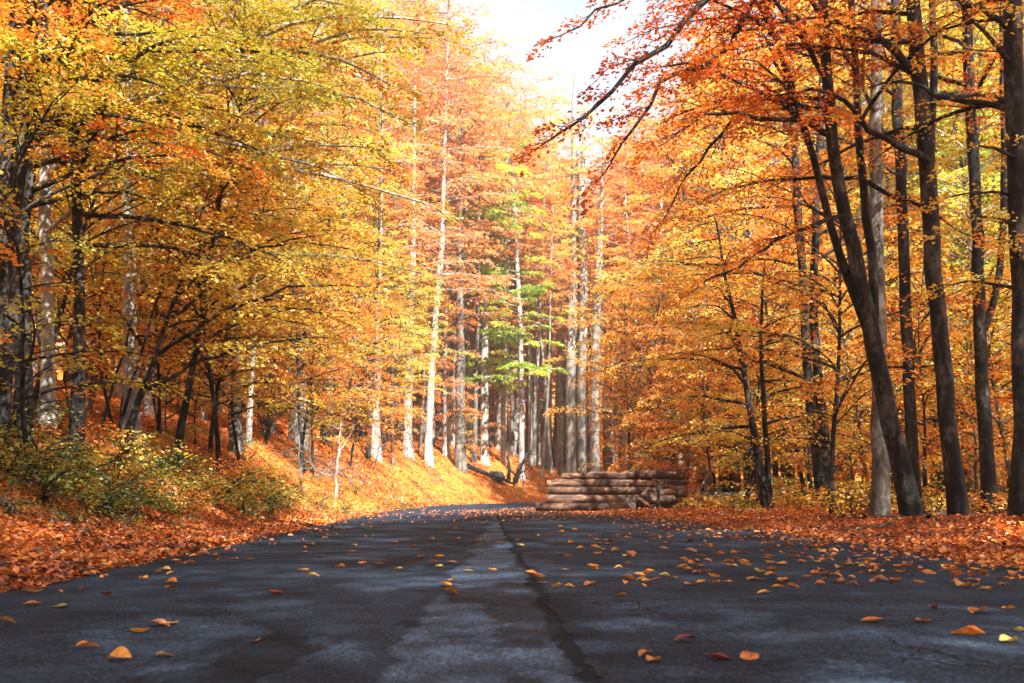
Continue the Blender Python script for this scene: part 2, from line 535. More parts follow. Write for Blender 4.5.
PL, PR = pairs()
nseg = 26
u = np.linspace(0, 1, nseg)
jl = .16 * vnoise(PL[:, 0], PL[:, 1], .7, 21) + .07 * vnoise(PL[:, 0], PL[:, 1], .22, 22)
jr = .16 * vnoise(PR[:, 0], PR[:, 1], .8, 23) + .07 * vnoise(PR[:, 0], PR[:, 1], .22, 24)
wd = PR - PL; ln = np.linalg.norm(wd, axis=1)[:, None]; wd = wd / ln
A = PL + wd * (.10 + jl[:, None]); B = PR - wd * (.10 + jr[:, None])
RX = A[:, None, 0] * (1 - u) + B[:, None, 0] * u; RY = A[:, None, 1] * (1 - u) + B[:, None, 1] * u
RZ = .012 + .012 * vnoise(RX, RY, 1.7, 30) + .03 * np.sin(np.pi * u)[None, :]
RZ[:, 0] = -.03; RZ[:, -1] = -.03
i = np.arange(len(A) - 1)[:, None] * nseg + np.arange(nseg - 1)[None, :]
faces = np.stack([i, i + 1, i + nseg + 1, i + nseg], -1).reshape(-1, 4)
rd = obj('road', mesh_from('road', np.stack([RX, RY, RZ], -1).reshape(-1, 3), faces, 4, [ASPHALT], smooth=True))
props(rd, 'cracked dark asphalt forest road bending past the logs', 'road', kind='structure')


def road_z(x, y):
    return .012 + .012 * vnoise(np.float64(x), np.float64(y), 1.7, 30) + .03 * math.sin(math.pi * min(max((x + 2.9) / 6.6, 0), 1))


# ---------------------------------------------------------------- leaf litter
def litter(name, label, x, y, size, off=.03, tilt=.45):
    n = len(x)
    z = height(x, y); e = .12
    nxv = -(height(x + e, y) - z) / e; nyv = -(height(x, y + e) - z) / e
    N_ = np.stack([nxv, nyv, np.ones(n)], 1) + rng.normal(size=(n, 3)) * tilt
    N_ /= np.linalg.norm(N_, axis=1)[:, None]
    th = rng.uniform(0, 2 * np.pi, n)
    Dv = np.stack([np.cos(th), np.sin(th), np.zeros(n)], 1)
    V = np.clip(.45 + .28 * vnoise(x, y, .7, 40) + .12 * vnoise(x, y, .2, 41) + rng.normal(0, .24, n), 0, 1)
    P = np.stack([x, y, z + rng.uniform(.004, off, n)], 1)
    o = obj(name, leaves_mesh(name, P, N_, Dv, size * rng.uniform(.7, 1.25, n), V, LM['litter'], fine=True, cup=.16))
    return props(o, label, 'leaf litter', kind='stuff')


def scatter_band(P, s0, s1, y0, y1, n, sign, power=1.6):
    """points in a band beside an edge line"""
    seg = resample(P, .1)
    seg = seg[(seg[:, 1] > y0) & (seg[:, 1] < y1)]
    w = 1 / np.maximum(seg[:, 1], 3) ** .8
    k = rng.choice(len(seg) - 1, n, p=w[:-1] / w[:-1].sum())
    t = seg[k + 1] - seg[k]; t /= np.linalg.norm(t, axis=1)[:, None]
    nrm = np.stack([-t[:, 1], t[:, 0]], 1) * sign
    s = s0 + (s1 - s0) * rng.uniform(0, 1, n) ** power
    p = seg[k] + t * rng.uniform(0, .1, n)[:, None] + nrm * s[:, None]
    return p[:, 0], p[:, 1]


x, y = scatter_band(LEFT, -.02, 6.5, 4.2, 34, 80000, 1, 1.15)
litter('leaf_litter', 'thick rust orange beech leaves covering the bank beside the road', x, y, .053, off=.05)
x, y = scatter_band(RIGHT, -.02, 9, 5.5, 36, 60000, -1, 1.2)
litter('leaf_litter', 'thick orange leaf carpet on the verge under the dark trunks', x, y, .058, off=.05)
x, y = scatter_band(LEFT, -.05, 8, 34, 70, 22000, 1, 1.2)
litter('leaf_litter', 'orange leaf cover on the far bank around the road bend', x, y, .11, off=.06)


x, y = scatter_band(LEFT, -.28, .5, 3.5, 30, 9000, 1, 1.)
litter('leaf_litter', 'ragged fringe of orange leaves along the bank edge of the asphalt', x, y, .058, off=.05)
x, y = scatter_band(RIGHT, -.38, .5, 4.5, 34, 9000, -1, .8)
litter('leaf_litter', 'ragged fringe of orange leaves along the verge edge of the asphalt', x, y, .060, off=.05)


# loose fine fragments of leaf on the road by its edges, too many to count
def road_crumbs():
    xs, ys = [], []
    for P, sg, n, w in ((LEFT, -1, 900, .5), (RIGHT, 1, 2300, 1.1)):
        seg = resample(P, .1); seg = seg[(seg[:, 1] > 5) & (seg[:, 1] < 33)]
        wgt = 1 / seg[:, 1] ** .5
        k = rng.choice(len(seg), n, p=wgt / wgt.sum())
        s = rng.exponential(w * .5, n)
        xs.append(seg[k, 0] - sg * s * 1.0 * (1 if sg == 1 else 1)); ys.append(seg[k, 1] + rng.uniform(-.05, .05, n))
    # a drift across the asphalt in front of the logs
    n = 1500
    xs.append(rng.normal(.5, 1.9, n).clip(-3.4, 3)); ys.append(rng.normal(24.5, 3.8, n).clip(17, 36))
    x = np.concatenate(xs); y = np.concatenate(ys)
    n = len(x)
    z = np.array([road_z(a, b) for a, b in zip(x, y)])
    N_ = np.stack([rng.normal(0, .3, n), rng.normal(0, .3, n), np.ones(n)], 1); N_ /= np.linalg.norm(N_, axis=1)[:, None]
    th = rng.uniform(0, 6.28, n); Dv = np.stack([np.cos(th), np.sin(th), 0 * th], 1)
    V = np.clip(rng.normal(.55, .22, n), 0, 1)
    o = obj('leaf_litter', leaves_mesh('leaf_litter', np.stack([x, y, z + .012], 1), N_, Dv, .06 * rng.uniform(.6, 1.2, n), V, LM['litter'], fine=True, cup=.14))
    props(o, 'thin drift of small leaves along the asphalt edges and before the logs', 'leaf litter', kind='stuff')


road_crumbs()


# ---------------------------------------------------------------- trees
class Tree:
    """grows limbs, twigs and flat leaf sprays round a stem"""

    def __init__(self, leaf=.11, dens=26, twigstep=.42):
        self.trunk = Wood(); self.limbs = []; self.P = []; self.N = []; self.Dv = []; self.L = []; self.V = []
        self.leaf, self.dens, self.twigstep = leaf, dens, twigstep

    def limb(self, base, az, length, elev, r0, droop=.5, sides=5, twigwood=True, bare=.15, vbase=None, curve=None, target=None, own=True, tscale=1.):
        """a limb from base; its leaves go to the crown. own: a part of its own, else part of the trunk mesh"""
        n = 9
        w = Wood() if own else self.trunk
        if curve is not None:
            pts = np.array(curve, float)
            d = np.r_[0, np.cumsum(np.linalg.norm(np.diff(pts, axis=0), axis=1))]
            t = np.linspace(0, d[-1], n + 4)
            pts = np.stack([np.interp(t, d, pts[:, c]) for c in range(3)], 1)
            for _ in range(1): pts[1:-1] = (pts[:-2] + 2 * pts[1:-1] + pts[2:]) / 4
            pts[1:-1] += rng.normal(0, .015 * d[-1] ** .5, pts[1:-1].shape)
            n = len(pts) - 1; length = d[-1]
        else:
            pts = [np.array(base, float)]; a = az; seg = length / n
            for k in range(n):
                s = k / n
                el = elev * (1 - s) ** .8 - droop * s * s + rng.normal(0, .07)
                a += rng.normal(0, .10)
                pts.append(pts[-1] + seg * np.array([math.cos(a) * math.cos(el), math.sin(a) * math.cos(el), math.sin(el)]))
            pts = np.array(pts)
        rad = r0 * (1 - np.linspace(0, 1, n + 1)) ** .75 + .004
        w.tube(pts, rad, sides)
        vb = rng.normal(.5, .20) if vbase is None else vbase
        L = length; s = bare * L
        side = 1
        acc = np.r_[0, np.cumsum(np.linalg.norm(np.diff(pts, axis=0), axis=1))]
        while s < L:
            f = s / L
            p = np.array([np.interp(s, acc, pts[:, c]) for c in range(3)])
            k = min(int(f * n), n - 1); t = pts[k + 1] - pts[k]; t /= np.linalg.norm(t)
            a0 = math.atan2(t[1], t[0]); side = -side
            tl_ = (.30 * L * (1 - f) ** .8 + .35) * rng.uniform(.55, 1.25) * tscale
            ta = a0 + side * rng.uniform(.5, 1.05)
            te = math.asin(np.clip(t[2], -1, 1)) * .5 + rng.uniform(-.15, .28)
            self.twig(p, ta, te, tl_, w if twigwood else None, vb + rng.normal(0, .10))
            s += self.twigstep * rng.uniform(.6, 1.4)
        # the tip
        t = pts[-1] - pts[-2]
        self.twig(pts[-2], math.atan2(t[1], t[0]), math.asin(np.clip(t[2] / np.linalg.norm(t), -1, 1)), .7, None, vb)
        if own: self.limbs.append(w)
        return pts

    def twig(self, p, a, e, l, w, vb):
        e2 = e - .35 - .2 * rng.uniform()
        d1 = np.array([math.cos(a) * math.cos(e), math.sin(a) * math.cos(e), math.sin(e)])
        d2 = np.array([math.cos(a + rng.normal(0, .2)) * math.cos(e2), math.sin(a) * math.cos(e2), math.sin(e2)])
        p1 = p + d1 * l * .5; p2 = p1 + d2 * l * .5
        if w is not None: w.tube([p, p1, p2], [.006 + .006 * l, .004 + .003 * l, .003], 3)
        n = max(3, int(l * self.dens * rng.uniform(.7, 1.3)))
        t = rng.uniform(.08, 1.05, n)
        q = np.where(t[:, None] < .5, p + (p1 - p) * (t[:, None] * 2), p1 + (p2 - p1) * ((t[:, None] - .5) * 2))
        sd = np.array([-math.sin(a), math.cos(a), 0])
        sgn = rng.choice([-1., 1.], n)
        lat = sgn * rng.uniform(0, 1, n) * (.38 * l * (1.05 - t) + .09)
        drop = -np.abs(lat) * .22 + rng.normal(0, .035, n)
        P = q + sd * lat[:, None] + np.array([0, 0, 1.]) * drop[:, None]
        Dv = d1[None, :] * .8 + sd[None, :] * sgn[:, None] * rng.uniform(.3, 1.1, n)[:, None] + rng.normal(0, .3, (n, 3))
        N_ = np.array([0, 0, 1.]) + sd[None, :] * sgn[:, None] * .25 + rng.normal(0, .38, (n, 3))
        N_ /= np.linalg.norm(N_, axis=1)[:, None]
        self.P.append(P); self.Dv.append(Dv); self.N.append(N_)
        self.L.append(self.leaf * rng.uniform(.65, 1.2, n)); self.V.append(np.clip(vb + rng.normal(0, .13, n), 0, 1))

    def crown_mesh(self, name, mat, fine=False):
        return leaves_mesh(name, np.concatenate(self.P), np.concatenate(self.N), np.concatenate(self.Dv), np.concatenate(self.L), np.concatenate(self.V), mat, fine)

    @property
    def n(self): return sum(len(p) for p in self.P)


def wander(p0, p1, n, amp):
    t = np.linspace(0, 1, n)[:, None]
    p = np.array(p0, float) * (1 - t) + np.array(p1, float) * t
    ph = rng.uniform(0, 6.28, 4)
    off = np.stack([np.sin(t[:, 0] * 4 + ph[0]) + .5 * np.sin(t[:, 0] * 11 + ph[1]), np.sin(t[:, 0] * 5 + ph[2]) + .5 * np.sin(t[:, 0] * 9 + ph[3]), 0 * t[:, 0]], 1)
    off -= off[0]
    return p + off * amp


def forest_tree(H, r, z0, nl, Rc, leaf, dens, lean=.4, az_bias=None):
    T = Tree(leaf, dens, .42)
    st = wander((0, 0, -.4), (rng.normal(0, lean), rng.normal(0, lean), H), 16, .12)
    rad = r * (1 - np.linspace(0, 1, 16) ** 1.3 * .9)
    T.trunk.tube(st, rad, 10, wob=.04, flare=.5)
    zs = np.sort(rng.uniform(0, 1, nl) ** .85) * (H * .97 - z0) + z0
    az = rng.uniform(0, 6.28)
    for z in zs:
        az += 2.4 + rng.normal(0, .4)
        f = (z - z0) / (H - z0)
        L = Rc * (.55 + .6 * math.sin(math.pi * min(f * .8 + .18, 1))) * rng.uniform(.6, 1.15) * (1 - .55 * f)
        b = [np.interp(z, st[:, 2], st[:, c]) for c in range(3)]
        rr = np.interp(z, st[:, 2], rad)
        T.limb(b, az, L, .35 + .75 * f, min(rr * .5, .02 + .012 * L), droop=.45, own=False, twigwood=L > 1.6)
    return T


def sapling(H, r, nl, Rc, leaf, dens, z0=.8, lean=.6):
    T = Tree(leaf, dens, .34)
    st = wander((0, 0, -.2), (rng.normal(0, lean), rng.normal(0, lean), H), 10, .10)
    rad = r * (1 - np.linspace(0, 1, 10) * .85)
    T.trunk.tube(st, rad, 7, wob=.03, flare=.3)
    az = rng.uniform(0, 6.28)
    for k in range(nl):
        f = (k + .5) / nl; z = z0 + (H - z0) * min(max(f + rng.normal(0, .03), 0), 1) * .93
        az += 2.4 + rng.normal(0, .5)
        L = Rc * (.35 + .75 * math.sin(math.pi * (.2 + .68 * f))) * rng.uniform(.45, 1.2)
        b = [np.interp(z, st[:, 2], st[:, c]) for c in range(3)]
        T.limb(b, az, L, .45 + .6 * f + rng.normal(0, .2), .007 + .006 * L, droop=rng.uniform(.1, .5), own=False, sides=4)
    return T


TALL = []
for k in range(6):
    H = (24, 22, 26, 21, 23, 25)[k]
    T = forest_tree(H, (.21, .17, .24, .15, .19, .13)[k], (6, 4.5, 7, 5, 6, 3.5)[k], 70, 4.2, .125, 46)
    TALL.append((T.trunk.mesh('beech_trunk', BARK['pale']), T.crown_mesh('beech_crown', LM['gold']), H))
    if k == 0: print('tall leaves', T.n)
SLIM = []       # thin tall stems with few low leaves
for k in range(4):
    H = (17, 19, 15, 20)[k]
    T = forest_tree(H, (.085, .10, .07, .12)[k], (4, 5, 3, 4.5)[k], 50, 2.8, .115, 42, lean=.7)
    SLIM.append((T.trunk.mesh('slim_trunk', BARK['pale']), T.crown_mesh('slim_crown', LM['gold']), H))
SAP = []
for k in range(5):
    H = (5.5, 7, 4, 8.5, 3.2)[k]
    T = sapling(H, (.04, .055, .03, .07, .025)[k], int(H * 4.8), (2.2, 2.6, 1.8, 2.9, 1.5)[k], .085, 44, z0=(.9, 1.3, .6, 1.8, .4)[k])
    SAP.append((T.trunk.mesh('sapling_trunk', BARK['grey']), T.crown_mesh('sapling_crown', LM['gold']), H))
    if k == 0: print('sap leaves', T.n)

YOUNG = []
for k in range(4):
    H = (10, 12.5, 8.5, 11)[k]
    T = sapling(H, (.09, .11, .075, .10)[k], 46, (3.3, 3.7, 3.0, 3.5)[k], .088, 56, z0=(1.6, 2.4, 1.2, 2.0)[k])
    YOUNG.append((T.trunk.mesh('young_trunk', BARK['grey']), T.crown_mesh('young_crown', LM['gold']), H))

POLE = []
for k in range(3):
    H = (22, 24, 20)[k]
    T = forest_tree(H, (.13, .16, .10)[k], (11, 12.5, 9.5)[k], 44, 3.0, .13, 40, lean=.9)
    POLE.append((T.trunk.mesh('pole_trunk', BARK['pale']), T.crown_mesh('pole_crown', LM['gold']), H))

TREES = []      # (root, zone, hue word, bark word) for the labels
placed = []


def put(var, x, y, hue, bark, zone, s=1., rz=None, name='beech_tree', tilt=None):
    z = float(height(x, y)[0])
    o = empty(name, (x, y, z), rng.uniform(0, 6.28) if rz is None else rz, s)
    if tilt: o.rotation_euler = (tilt[0], tilt[1], o.rotation_euler.z)
    obj('trunk', var[0], o, BARK[bark]); obj('crown', var[1], o, LM[hue])
    TREES.append((o, zone, hue, bark))
    placed.append((x, y))
    return o


def free(x, y, dmin):
    return all((x - a) ** 2 + (y - b) ** 2 > dmin * dmin for a, b in placed)


def pick(d):
    ks = list(d); p = np.array([d[k] for k in ks], float)
    return ks[rng.choice(len(ks), p=p / p.sum())]


# ---- trees whose trunks one can pick out in the photograph, built to its lines
def hero(name, label, stems, bark, hue, limbs, leaf=.075, dens=44, step=.36, fine=True, group=None, root_y=None):
    """stems: list of [(px, py, y, radius_m), ...] lines; limbs made by the function given"""
    T = Tree(leaf, dens, step)
    lines = []
    for st in stems:
        P = np.array([at(a, b, yy)[:] for a, b, yy, _ in st]); Rr = np.array([q[3] for q in st])
        d = np.r_[0, np.cumsum(np.linalg.norm(np.diff(P, axis=0), axis=1))]
        t = np.linspace(0, d[-1], max(8, int(d[-1] / .5)))
        Q = np.stack([np.interp(t, d, P[:, c]) for c in range(3)], 1); RR = np.interp(t, d, Rr)
        for _ in range(2): Q[1:-1] = (Q[:-2] + 2 * Q[1:-1] + Q[2:]) / 4
        Q[1:-1] += rng.normal(0, .012, Q[1:-1].shape)
        lines.append((Q, RR))
    base = lines[0][0][0].copy()
    gz = float(height(base[0], base[1])[0])
    base[2] = gz
    first = lines[0][0]
    ext = first[0] + np.array([(first[0] - first[1])[0] * .3, (first[0] - first[1])[1] * .3, 0]); ext[2] = gz - .35
    Q0 = np.vstack([ext, first]); R0 = np.r_[lines[0][1][0] * 1.15, lines[0][1]]
    lines[0] = (Q0, R0)
    for k, (Q, RR) in enumerate(lines):
        T.trunk.tube(Q - base, RR, 16 if k == 0 else 10, wob=.035, flare=.6 if k == 0 else 0)
    limbs(T, [(Q - base, RR) for Q, RR in lines], base)
    root = empty(name, tuple(base))
    obj('trunk', T.trunk.mesh(name + '_trunk', BARK[bark]), root)
    for w in T.limbs: obj('limb', w.mesh(name + '_limb', BARK[bark]), root)
    if T.P: obj('crown', T.crown_mesh(name + '_crown', LM[hue], fine), root)
    props(root, label, 'tree', group)
    placed.append((base[0], base[1]))
    print(name, 'leaves', T.n, 'base', base.round(2))
    return root


def auto_limbs(n, z0, z1, L, az0, azs, elev=(.1, .6), droop=.5, stem=0, tscale=1., r=None):
    def f(T, lines, base):
        Q, RR = lines[stem]
        for k in range(n):
            z = z0 + (z1 - z0) * (k + rng.uniform(.2, .8)) / n
            b = np.array([np.interp(z, Q[:, 2], Q[:, c]) for c in range(3)]); rr = float(np.interp(z, Q[:, 2], RR))
            l_ = L * rng.uniform(.6, 1.15) * (1 - .5 * (k / n) ** 2)
            T.limb(b, az0 + rng.uniform(-azs, azs), l_, rng.uniform(*elev), min(rr * .55, .014 + .009 * l_) if r is None else r, droop=droop, tscale=tscale)
    return f


def multi(*fs):
    def f(T, lines, base):
        for g_ in fs: g_(T, lines, base)
    return f


def pix_limb(pts, r0, bare=.25, tscale=1., vbase=None):
    """a limb along given points (px, py, y)"""
    def f(T, lines, base):
        cv = [np.array(at(a, b, yy)[:]) - base for a, b, yy in pts]
        T.limb(None, 0, 0, 0, r0, curve=cv, bare=bare, tscale=tscale, vbase=vbase)
    return f


W, E_, N__ = math.pi, 0., math.pi / 2
# right side -------------------------------------------------------------
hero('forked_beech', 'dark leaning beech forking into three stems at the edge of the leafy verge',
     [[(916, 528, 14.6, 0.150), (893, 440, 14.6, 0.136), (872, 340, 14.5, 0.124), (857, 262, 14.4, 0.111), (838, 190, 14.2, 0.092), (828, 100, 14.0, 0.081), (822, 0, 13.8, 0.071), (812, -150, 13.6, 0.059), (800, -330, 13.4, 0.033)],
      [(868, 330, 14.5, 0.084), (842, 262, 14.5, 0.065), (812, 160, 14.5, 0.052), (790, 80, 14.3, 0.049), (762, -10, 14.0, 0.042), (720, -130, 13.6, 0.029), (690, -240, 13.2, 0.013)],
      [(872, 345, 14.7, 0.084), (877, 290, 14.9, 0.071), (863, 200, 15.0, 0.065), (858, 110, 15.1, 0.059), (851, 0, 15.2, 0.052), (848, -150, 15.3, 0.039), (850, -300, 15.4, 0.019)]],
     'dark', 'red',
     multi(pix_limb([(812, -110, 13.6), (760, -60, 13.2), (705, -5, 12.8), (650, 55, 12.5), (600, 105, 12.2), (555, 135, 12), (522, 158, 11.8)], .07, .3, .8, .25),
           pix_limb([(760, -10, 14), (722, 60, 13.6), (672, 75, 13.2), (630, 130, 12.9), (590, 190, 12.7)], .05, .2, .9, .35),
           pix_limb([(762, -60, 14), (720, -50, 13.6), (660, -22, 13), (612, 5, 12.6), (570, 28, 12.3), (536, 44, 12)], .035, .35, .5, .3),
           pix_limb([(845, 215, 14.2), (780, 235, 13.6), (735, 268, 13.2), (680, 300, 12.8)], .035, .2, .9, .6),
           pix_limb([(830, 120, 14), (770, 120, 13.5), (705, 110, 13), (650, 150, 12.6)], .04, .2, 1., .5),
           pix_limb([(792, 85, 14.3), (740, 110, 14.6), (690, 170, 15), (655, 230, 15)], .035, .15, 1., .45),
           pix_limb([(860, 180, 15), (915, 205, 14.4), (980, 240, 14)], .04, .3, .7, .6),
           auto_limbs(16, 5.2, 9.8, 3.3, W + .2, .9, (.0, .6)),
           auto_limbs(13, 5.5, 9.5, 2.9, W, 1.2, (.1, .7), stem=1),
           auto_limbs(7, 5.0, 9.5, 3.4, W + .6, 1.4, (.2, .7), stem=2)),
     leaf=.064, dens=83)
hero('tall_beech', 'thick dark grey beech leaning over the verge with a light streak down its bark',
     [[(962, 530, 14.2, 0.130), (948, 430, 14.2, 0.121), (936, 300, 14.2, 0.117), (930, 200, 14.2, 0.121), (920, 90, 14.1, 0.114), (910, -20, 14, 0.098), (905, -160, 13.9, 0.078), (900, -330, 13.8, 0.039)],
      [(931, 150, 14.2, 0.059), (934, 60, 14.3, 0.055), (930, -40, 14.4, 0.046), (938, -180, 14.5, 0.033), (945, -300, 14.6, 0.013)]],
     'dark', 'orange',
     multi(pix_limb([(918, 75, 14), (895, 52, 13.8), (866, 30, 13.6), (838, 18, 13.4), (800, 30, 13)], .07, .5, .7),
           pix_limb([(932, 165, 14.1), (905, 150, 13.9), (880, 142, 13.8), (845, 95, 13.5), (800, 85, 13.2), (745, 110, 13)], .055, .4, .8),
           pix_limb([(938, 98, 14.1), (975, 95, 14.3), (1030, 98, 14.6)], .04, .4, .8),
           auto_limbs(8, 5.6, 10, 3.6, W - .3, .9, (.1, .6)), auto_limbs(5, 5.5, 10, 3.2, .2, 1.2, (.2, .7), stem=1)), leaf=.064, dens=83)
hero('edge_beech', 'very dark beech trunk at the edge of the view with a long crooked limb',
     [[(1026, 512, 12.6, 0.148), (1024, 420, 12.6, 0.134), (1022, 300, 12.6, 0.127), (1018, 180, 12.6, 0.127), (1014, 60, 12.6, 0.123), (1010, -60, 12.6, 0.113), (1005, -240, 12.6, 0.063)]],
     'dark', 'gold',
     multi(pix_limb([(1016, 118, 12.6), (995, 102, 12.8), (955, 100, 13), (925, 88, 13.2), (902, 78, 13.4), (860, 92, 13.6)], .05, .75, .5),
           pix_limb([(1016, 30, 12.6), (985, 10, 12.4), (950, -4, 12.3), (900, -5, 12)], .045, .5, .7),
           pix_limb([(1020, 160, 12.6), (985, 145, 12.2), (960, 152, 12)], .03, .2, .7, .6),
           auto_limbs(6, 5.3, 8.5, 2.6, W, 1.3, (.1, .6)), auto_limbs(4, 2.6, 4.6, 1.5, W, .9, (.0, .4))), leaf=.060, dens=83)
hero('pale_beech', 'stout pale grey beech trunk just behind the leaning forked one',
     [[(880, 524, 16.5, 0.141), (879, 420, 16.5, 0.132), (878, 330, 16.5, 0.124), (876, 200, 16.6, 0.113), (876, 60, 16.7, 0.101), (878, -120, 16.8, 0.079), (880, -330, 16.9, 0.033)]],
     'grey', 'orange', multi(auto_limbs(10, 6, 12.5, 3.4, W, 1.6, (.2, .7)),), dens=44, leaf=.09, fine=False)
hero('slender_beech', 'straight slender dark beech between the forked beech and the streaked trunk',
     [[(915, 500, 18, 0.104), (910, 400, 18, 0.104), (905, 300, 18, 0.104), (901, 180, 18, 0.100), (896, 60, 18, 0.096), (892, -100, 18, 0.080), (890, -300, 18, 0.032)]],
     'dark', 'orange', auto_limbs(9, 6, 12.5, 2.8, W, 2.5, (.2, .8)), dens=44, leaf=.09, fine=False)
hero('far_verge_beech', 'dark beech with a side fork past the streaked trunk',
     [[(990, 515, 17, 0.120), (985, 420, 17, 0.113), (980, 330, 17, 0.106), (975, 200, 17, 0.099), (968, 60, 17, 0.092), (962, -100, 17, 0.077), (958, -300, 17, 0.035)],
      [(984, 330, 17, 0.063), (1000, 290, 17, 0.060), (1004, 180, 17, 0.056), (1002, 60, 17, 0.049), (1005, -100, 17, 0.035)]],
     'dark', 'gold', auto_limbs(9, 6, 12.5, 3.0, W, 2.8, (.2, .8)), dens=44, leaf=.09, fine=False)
hero('twin_beech', 'pair of thin dark stems rising from one root among the orange saplings',
     [[(822, 520, 21, 0.111), (816, 450, 21, 0.111), (808, 390, 21, 0.102), (803, 300, 21, 0.093), (798, 200, 21, 0.085), (790, 60, 21, 0.068), (786, -60, 21, 0.043)],
      [(822, 512, 21.2, 0.128), (826, 450, 21.2, 0.111), (820, 385, 21.2, 0.102), (812, 350, 21.2, 0.093), (815, 240, 21.2, 0.085), (822, 80, 21.2, 0.068), (826, -60, 21.2, 0.043)]],
     'dark', 'orange', multi(auto_limbs(12, 2.5, 11.5, 3.4, W, 1.6, (.1, .6)), auto_limbs(9, 4, 11.5, 3.2, .4, 1.6, (.1, .6), stem=1)), dens=48, leaf=.085, fine=False)
hero('verge_sapling', 'short dark twin-stemmed sapling leaning near the end of the log pile',
     [[(768, 516, 20, .09), (762, 480, 20, .085), (752, 430, 20, .07), (744, 370, 20, .055), (730, 300, 20, .04), (716, 220, 20, .02)],
      [(771, 514, 20.1, .08), (768, 470, 20.1, .06), (764, 410, 20.1, .05), (760, 340, 20.1, .035), (765, 260, 20.1, .015)]],
     'dark', 'gold', multi(auto_limbs(14, 1.2, 6, 2.6, W, 1.4, (-.1, .5)), auto_limbs(8, 1.5, 4.8, 2.2, .3, 1.4, (0, .5), stem=1)), dens=83, leaf=.064)

# left side --------------------------------------------------------------
hero('bank_beech', 'tall pale mottled beech standing on the bank behind the overhanging sprays',
     [[(48, 412, 13.5, 0.088), (50, 330, 13.5, 0.083), (45, 200, 13.5, 0.080), (43, 80, 13.5, 0.077), (42, -60, 13.5, 0.066), (44, -250, 13.5, 0.039)]],
     'pale', 'olive',
     multi(auto_limbs(15, 4.2, 9.5, 5.4, -.15, .7, (-.05, .45), droop=.55), auto_limbs(5, 4.5, 9, 3.0, W, 1.4, (.1, .6)),
           pix_limb([(45, 235, 13.5), (75, 205, 13.2), (110, 180, 12.9), (150, 150, 12.6), (195, 135, 12.3)], .035, .3, .9),
           pix_limb([(47, 175, 13.5), (120, 120, 13), (185, 82, 12.6), (260, 70, 12.2), (330, 88, 12)], .05, .2, 1.)), dens=82, leaf=.066)
hero('spreading_beech', 'grey beech up the bank sending long drooping olive limbs towards the road',
     [[(131, 428, 17, 0.128), (130, 330, 17, 0.120), (128, 240, 17, 0.112), (128, 120, 17, 0.105), (126, 0, 17, 0.090), (122, -160, 17, 0.060)]],
     'pale', 'olive',
     multi(auto_limbs(16, 4.5, 11.5, 6.2, -.25, .6, (.0, .5), droop=.5),
           pix_limb([(129, 230, 17), (180, 195, 16.5), (235, 165, 16), (300, 140, 15.5), (380, 150, 15)], .06, .3, .9),
           pix_limb([(128, 120, 17), (200, 70, 16), (280, 50, 15.4), (350, 60, 15), (420, 95, 14.6)], .06, .25, 1.), auto_limbs(4, 5, 11, 3, W, 1.4)), dens=81, leaf=.069)
hero('overhanging_beech', 'beech further along the bank with golden sprays hanging down above the asphalt',
     [[(236, 440, 23, 0.128), (234, 330, 23, 0.120), (236, 200, 23, 0.112), (238, 60, 23, 0.098), (240, -120, 23, 0.068)]],
     'grey', 'olive', multi(auto_limbs(18, 4.5, 14, 5.8, -.3, .8, (.05, .6), droop=.55), auto_limbs(6, 5, 13, 3.5, W, 1.2)), dens=50, leaf=.10, fine=False)
hero('fanning_sapling', 'crooked dark sapling on the bank edge fanning thin bare branches towards the road',
     [[(128, 436, 15.6, 0.056), (136, 415, 15.6, 0.053), (146, 385, 15.6, 0.046), (158, 350, 15.6, 0.037), (172, 310, 15.6, 0.031), (188, 260, 15.6, 0.019), (205, 200, 15.6, 0.007)],
      [(118, 432, 15.8, 0.031), (132, 385, 15.8, 0.025), (142, 345, 15.8, 0.022), (160, 300, 15.8, 0.015), (172, 230, 15.8, 0.006)],
      [(102, 428, 15.8, 0.028), (110, 390, 15.8, 0.025), (126, 350, 15.8, 0.019), (138, 290, 15.8, 0.009)]],
     'dark', 'gold',
     multi(pix_limb([(146, 390, 15.6), (185, 368, 15.3), (225, 352, 15), (270, 340, 14.7), (330, 338, 14.4)], .035, .25),
           pix_limb([(158, 355, 15.6), (195, 330, 15.3), (240, 300, 15), (300, 285, 14.7), (370, 288, 14.4)], .035, .25),
           pix_limb([(172, 318, 15.6), (215, 280, 15.4), (265, 245, 15.2), (340, 232, 15)], .03, .2),
           pix_limb([(142, 345, 15.8), (120, 310, 15.6), (95, 300, 15.5)], .022, .3),
           auto_limbs(16, 1.9, 5, 3.2, -.1, 1.1, (.0, .5))), dens=50, leaf=.085)
hero('dark_leaning_beech', 'black leaning stem crossing in front of the pale bank beech',
     [[(3, 392, 11.5, .075), (12, 320, 11.5, .07), (20, 250, 11.5, .06), (36, 160, 11.5, .05), (40, 60, 11.5, .04), (52, -80, 11.5, .03)]],
     'dark', 'orange', auto_limbs(11, 2.8, 6.2, 2.6, -.2, 1.2, (.0, .5)), dens=83, leaf=.060)
hero('edge_bank_beech', 'thick shaded beech at the very edge of the bank with orange sprays',
     [[(-6, 400, 12.5, 0.120), (2, 300, 12.5, 0.114), (8, 180, 12.5, 0.108), (14, 60, 12.5, 0.102), (18, -80, 12.5, 0.084), (20, -250, 12.5, 0.042)]],
     'dark', 'olive', auto_limbs(14, 3, 8.8, 4.2, -.2, .9, (.0, .5)), dens=81, leaf=.064)
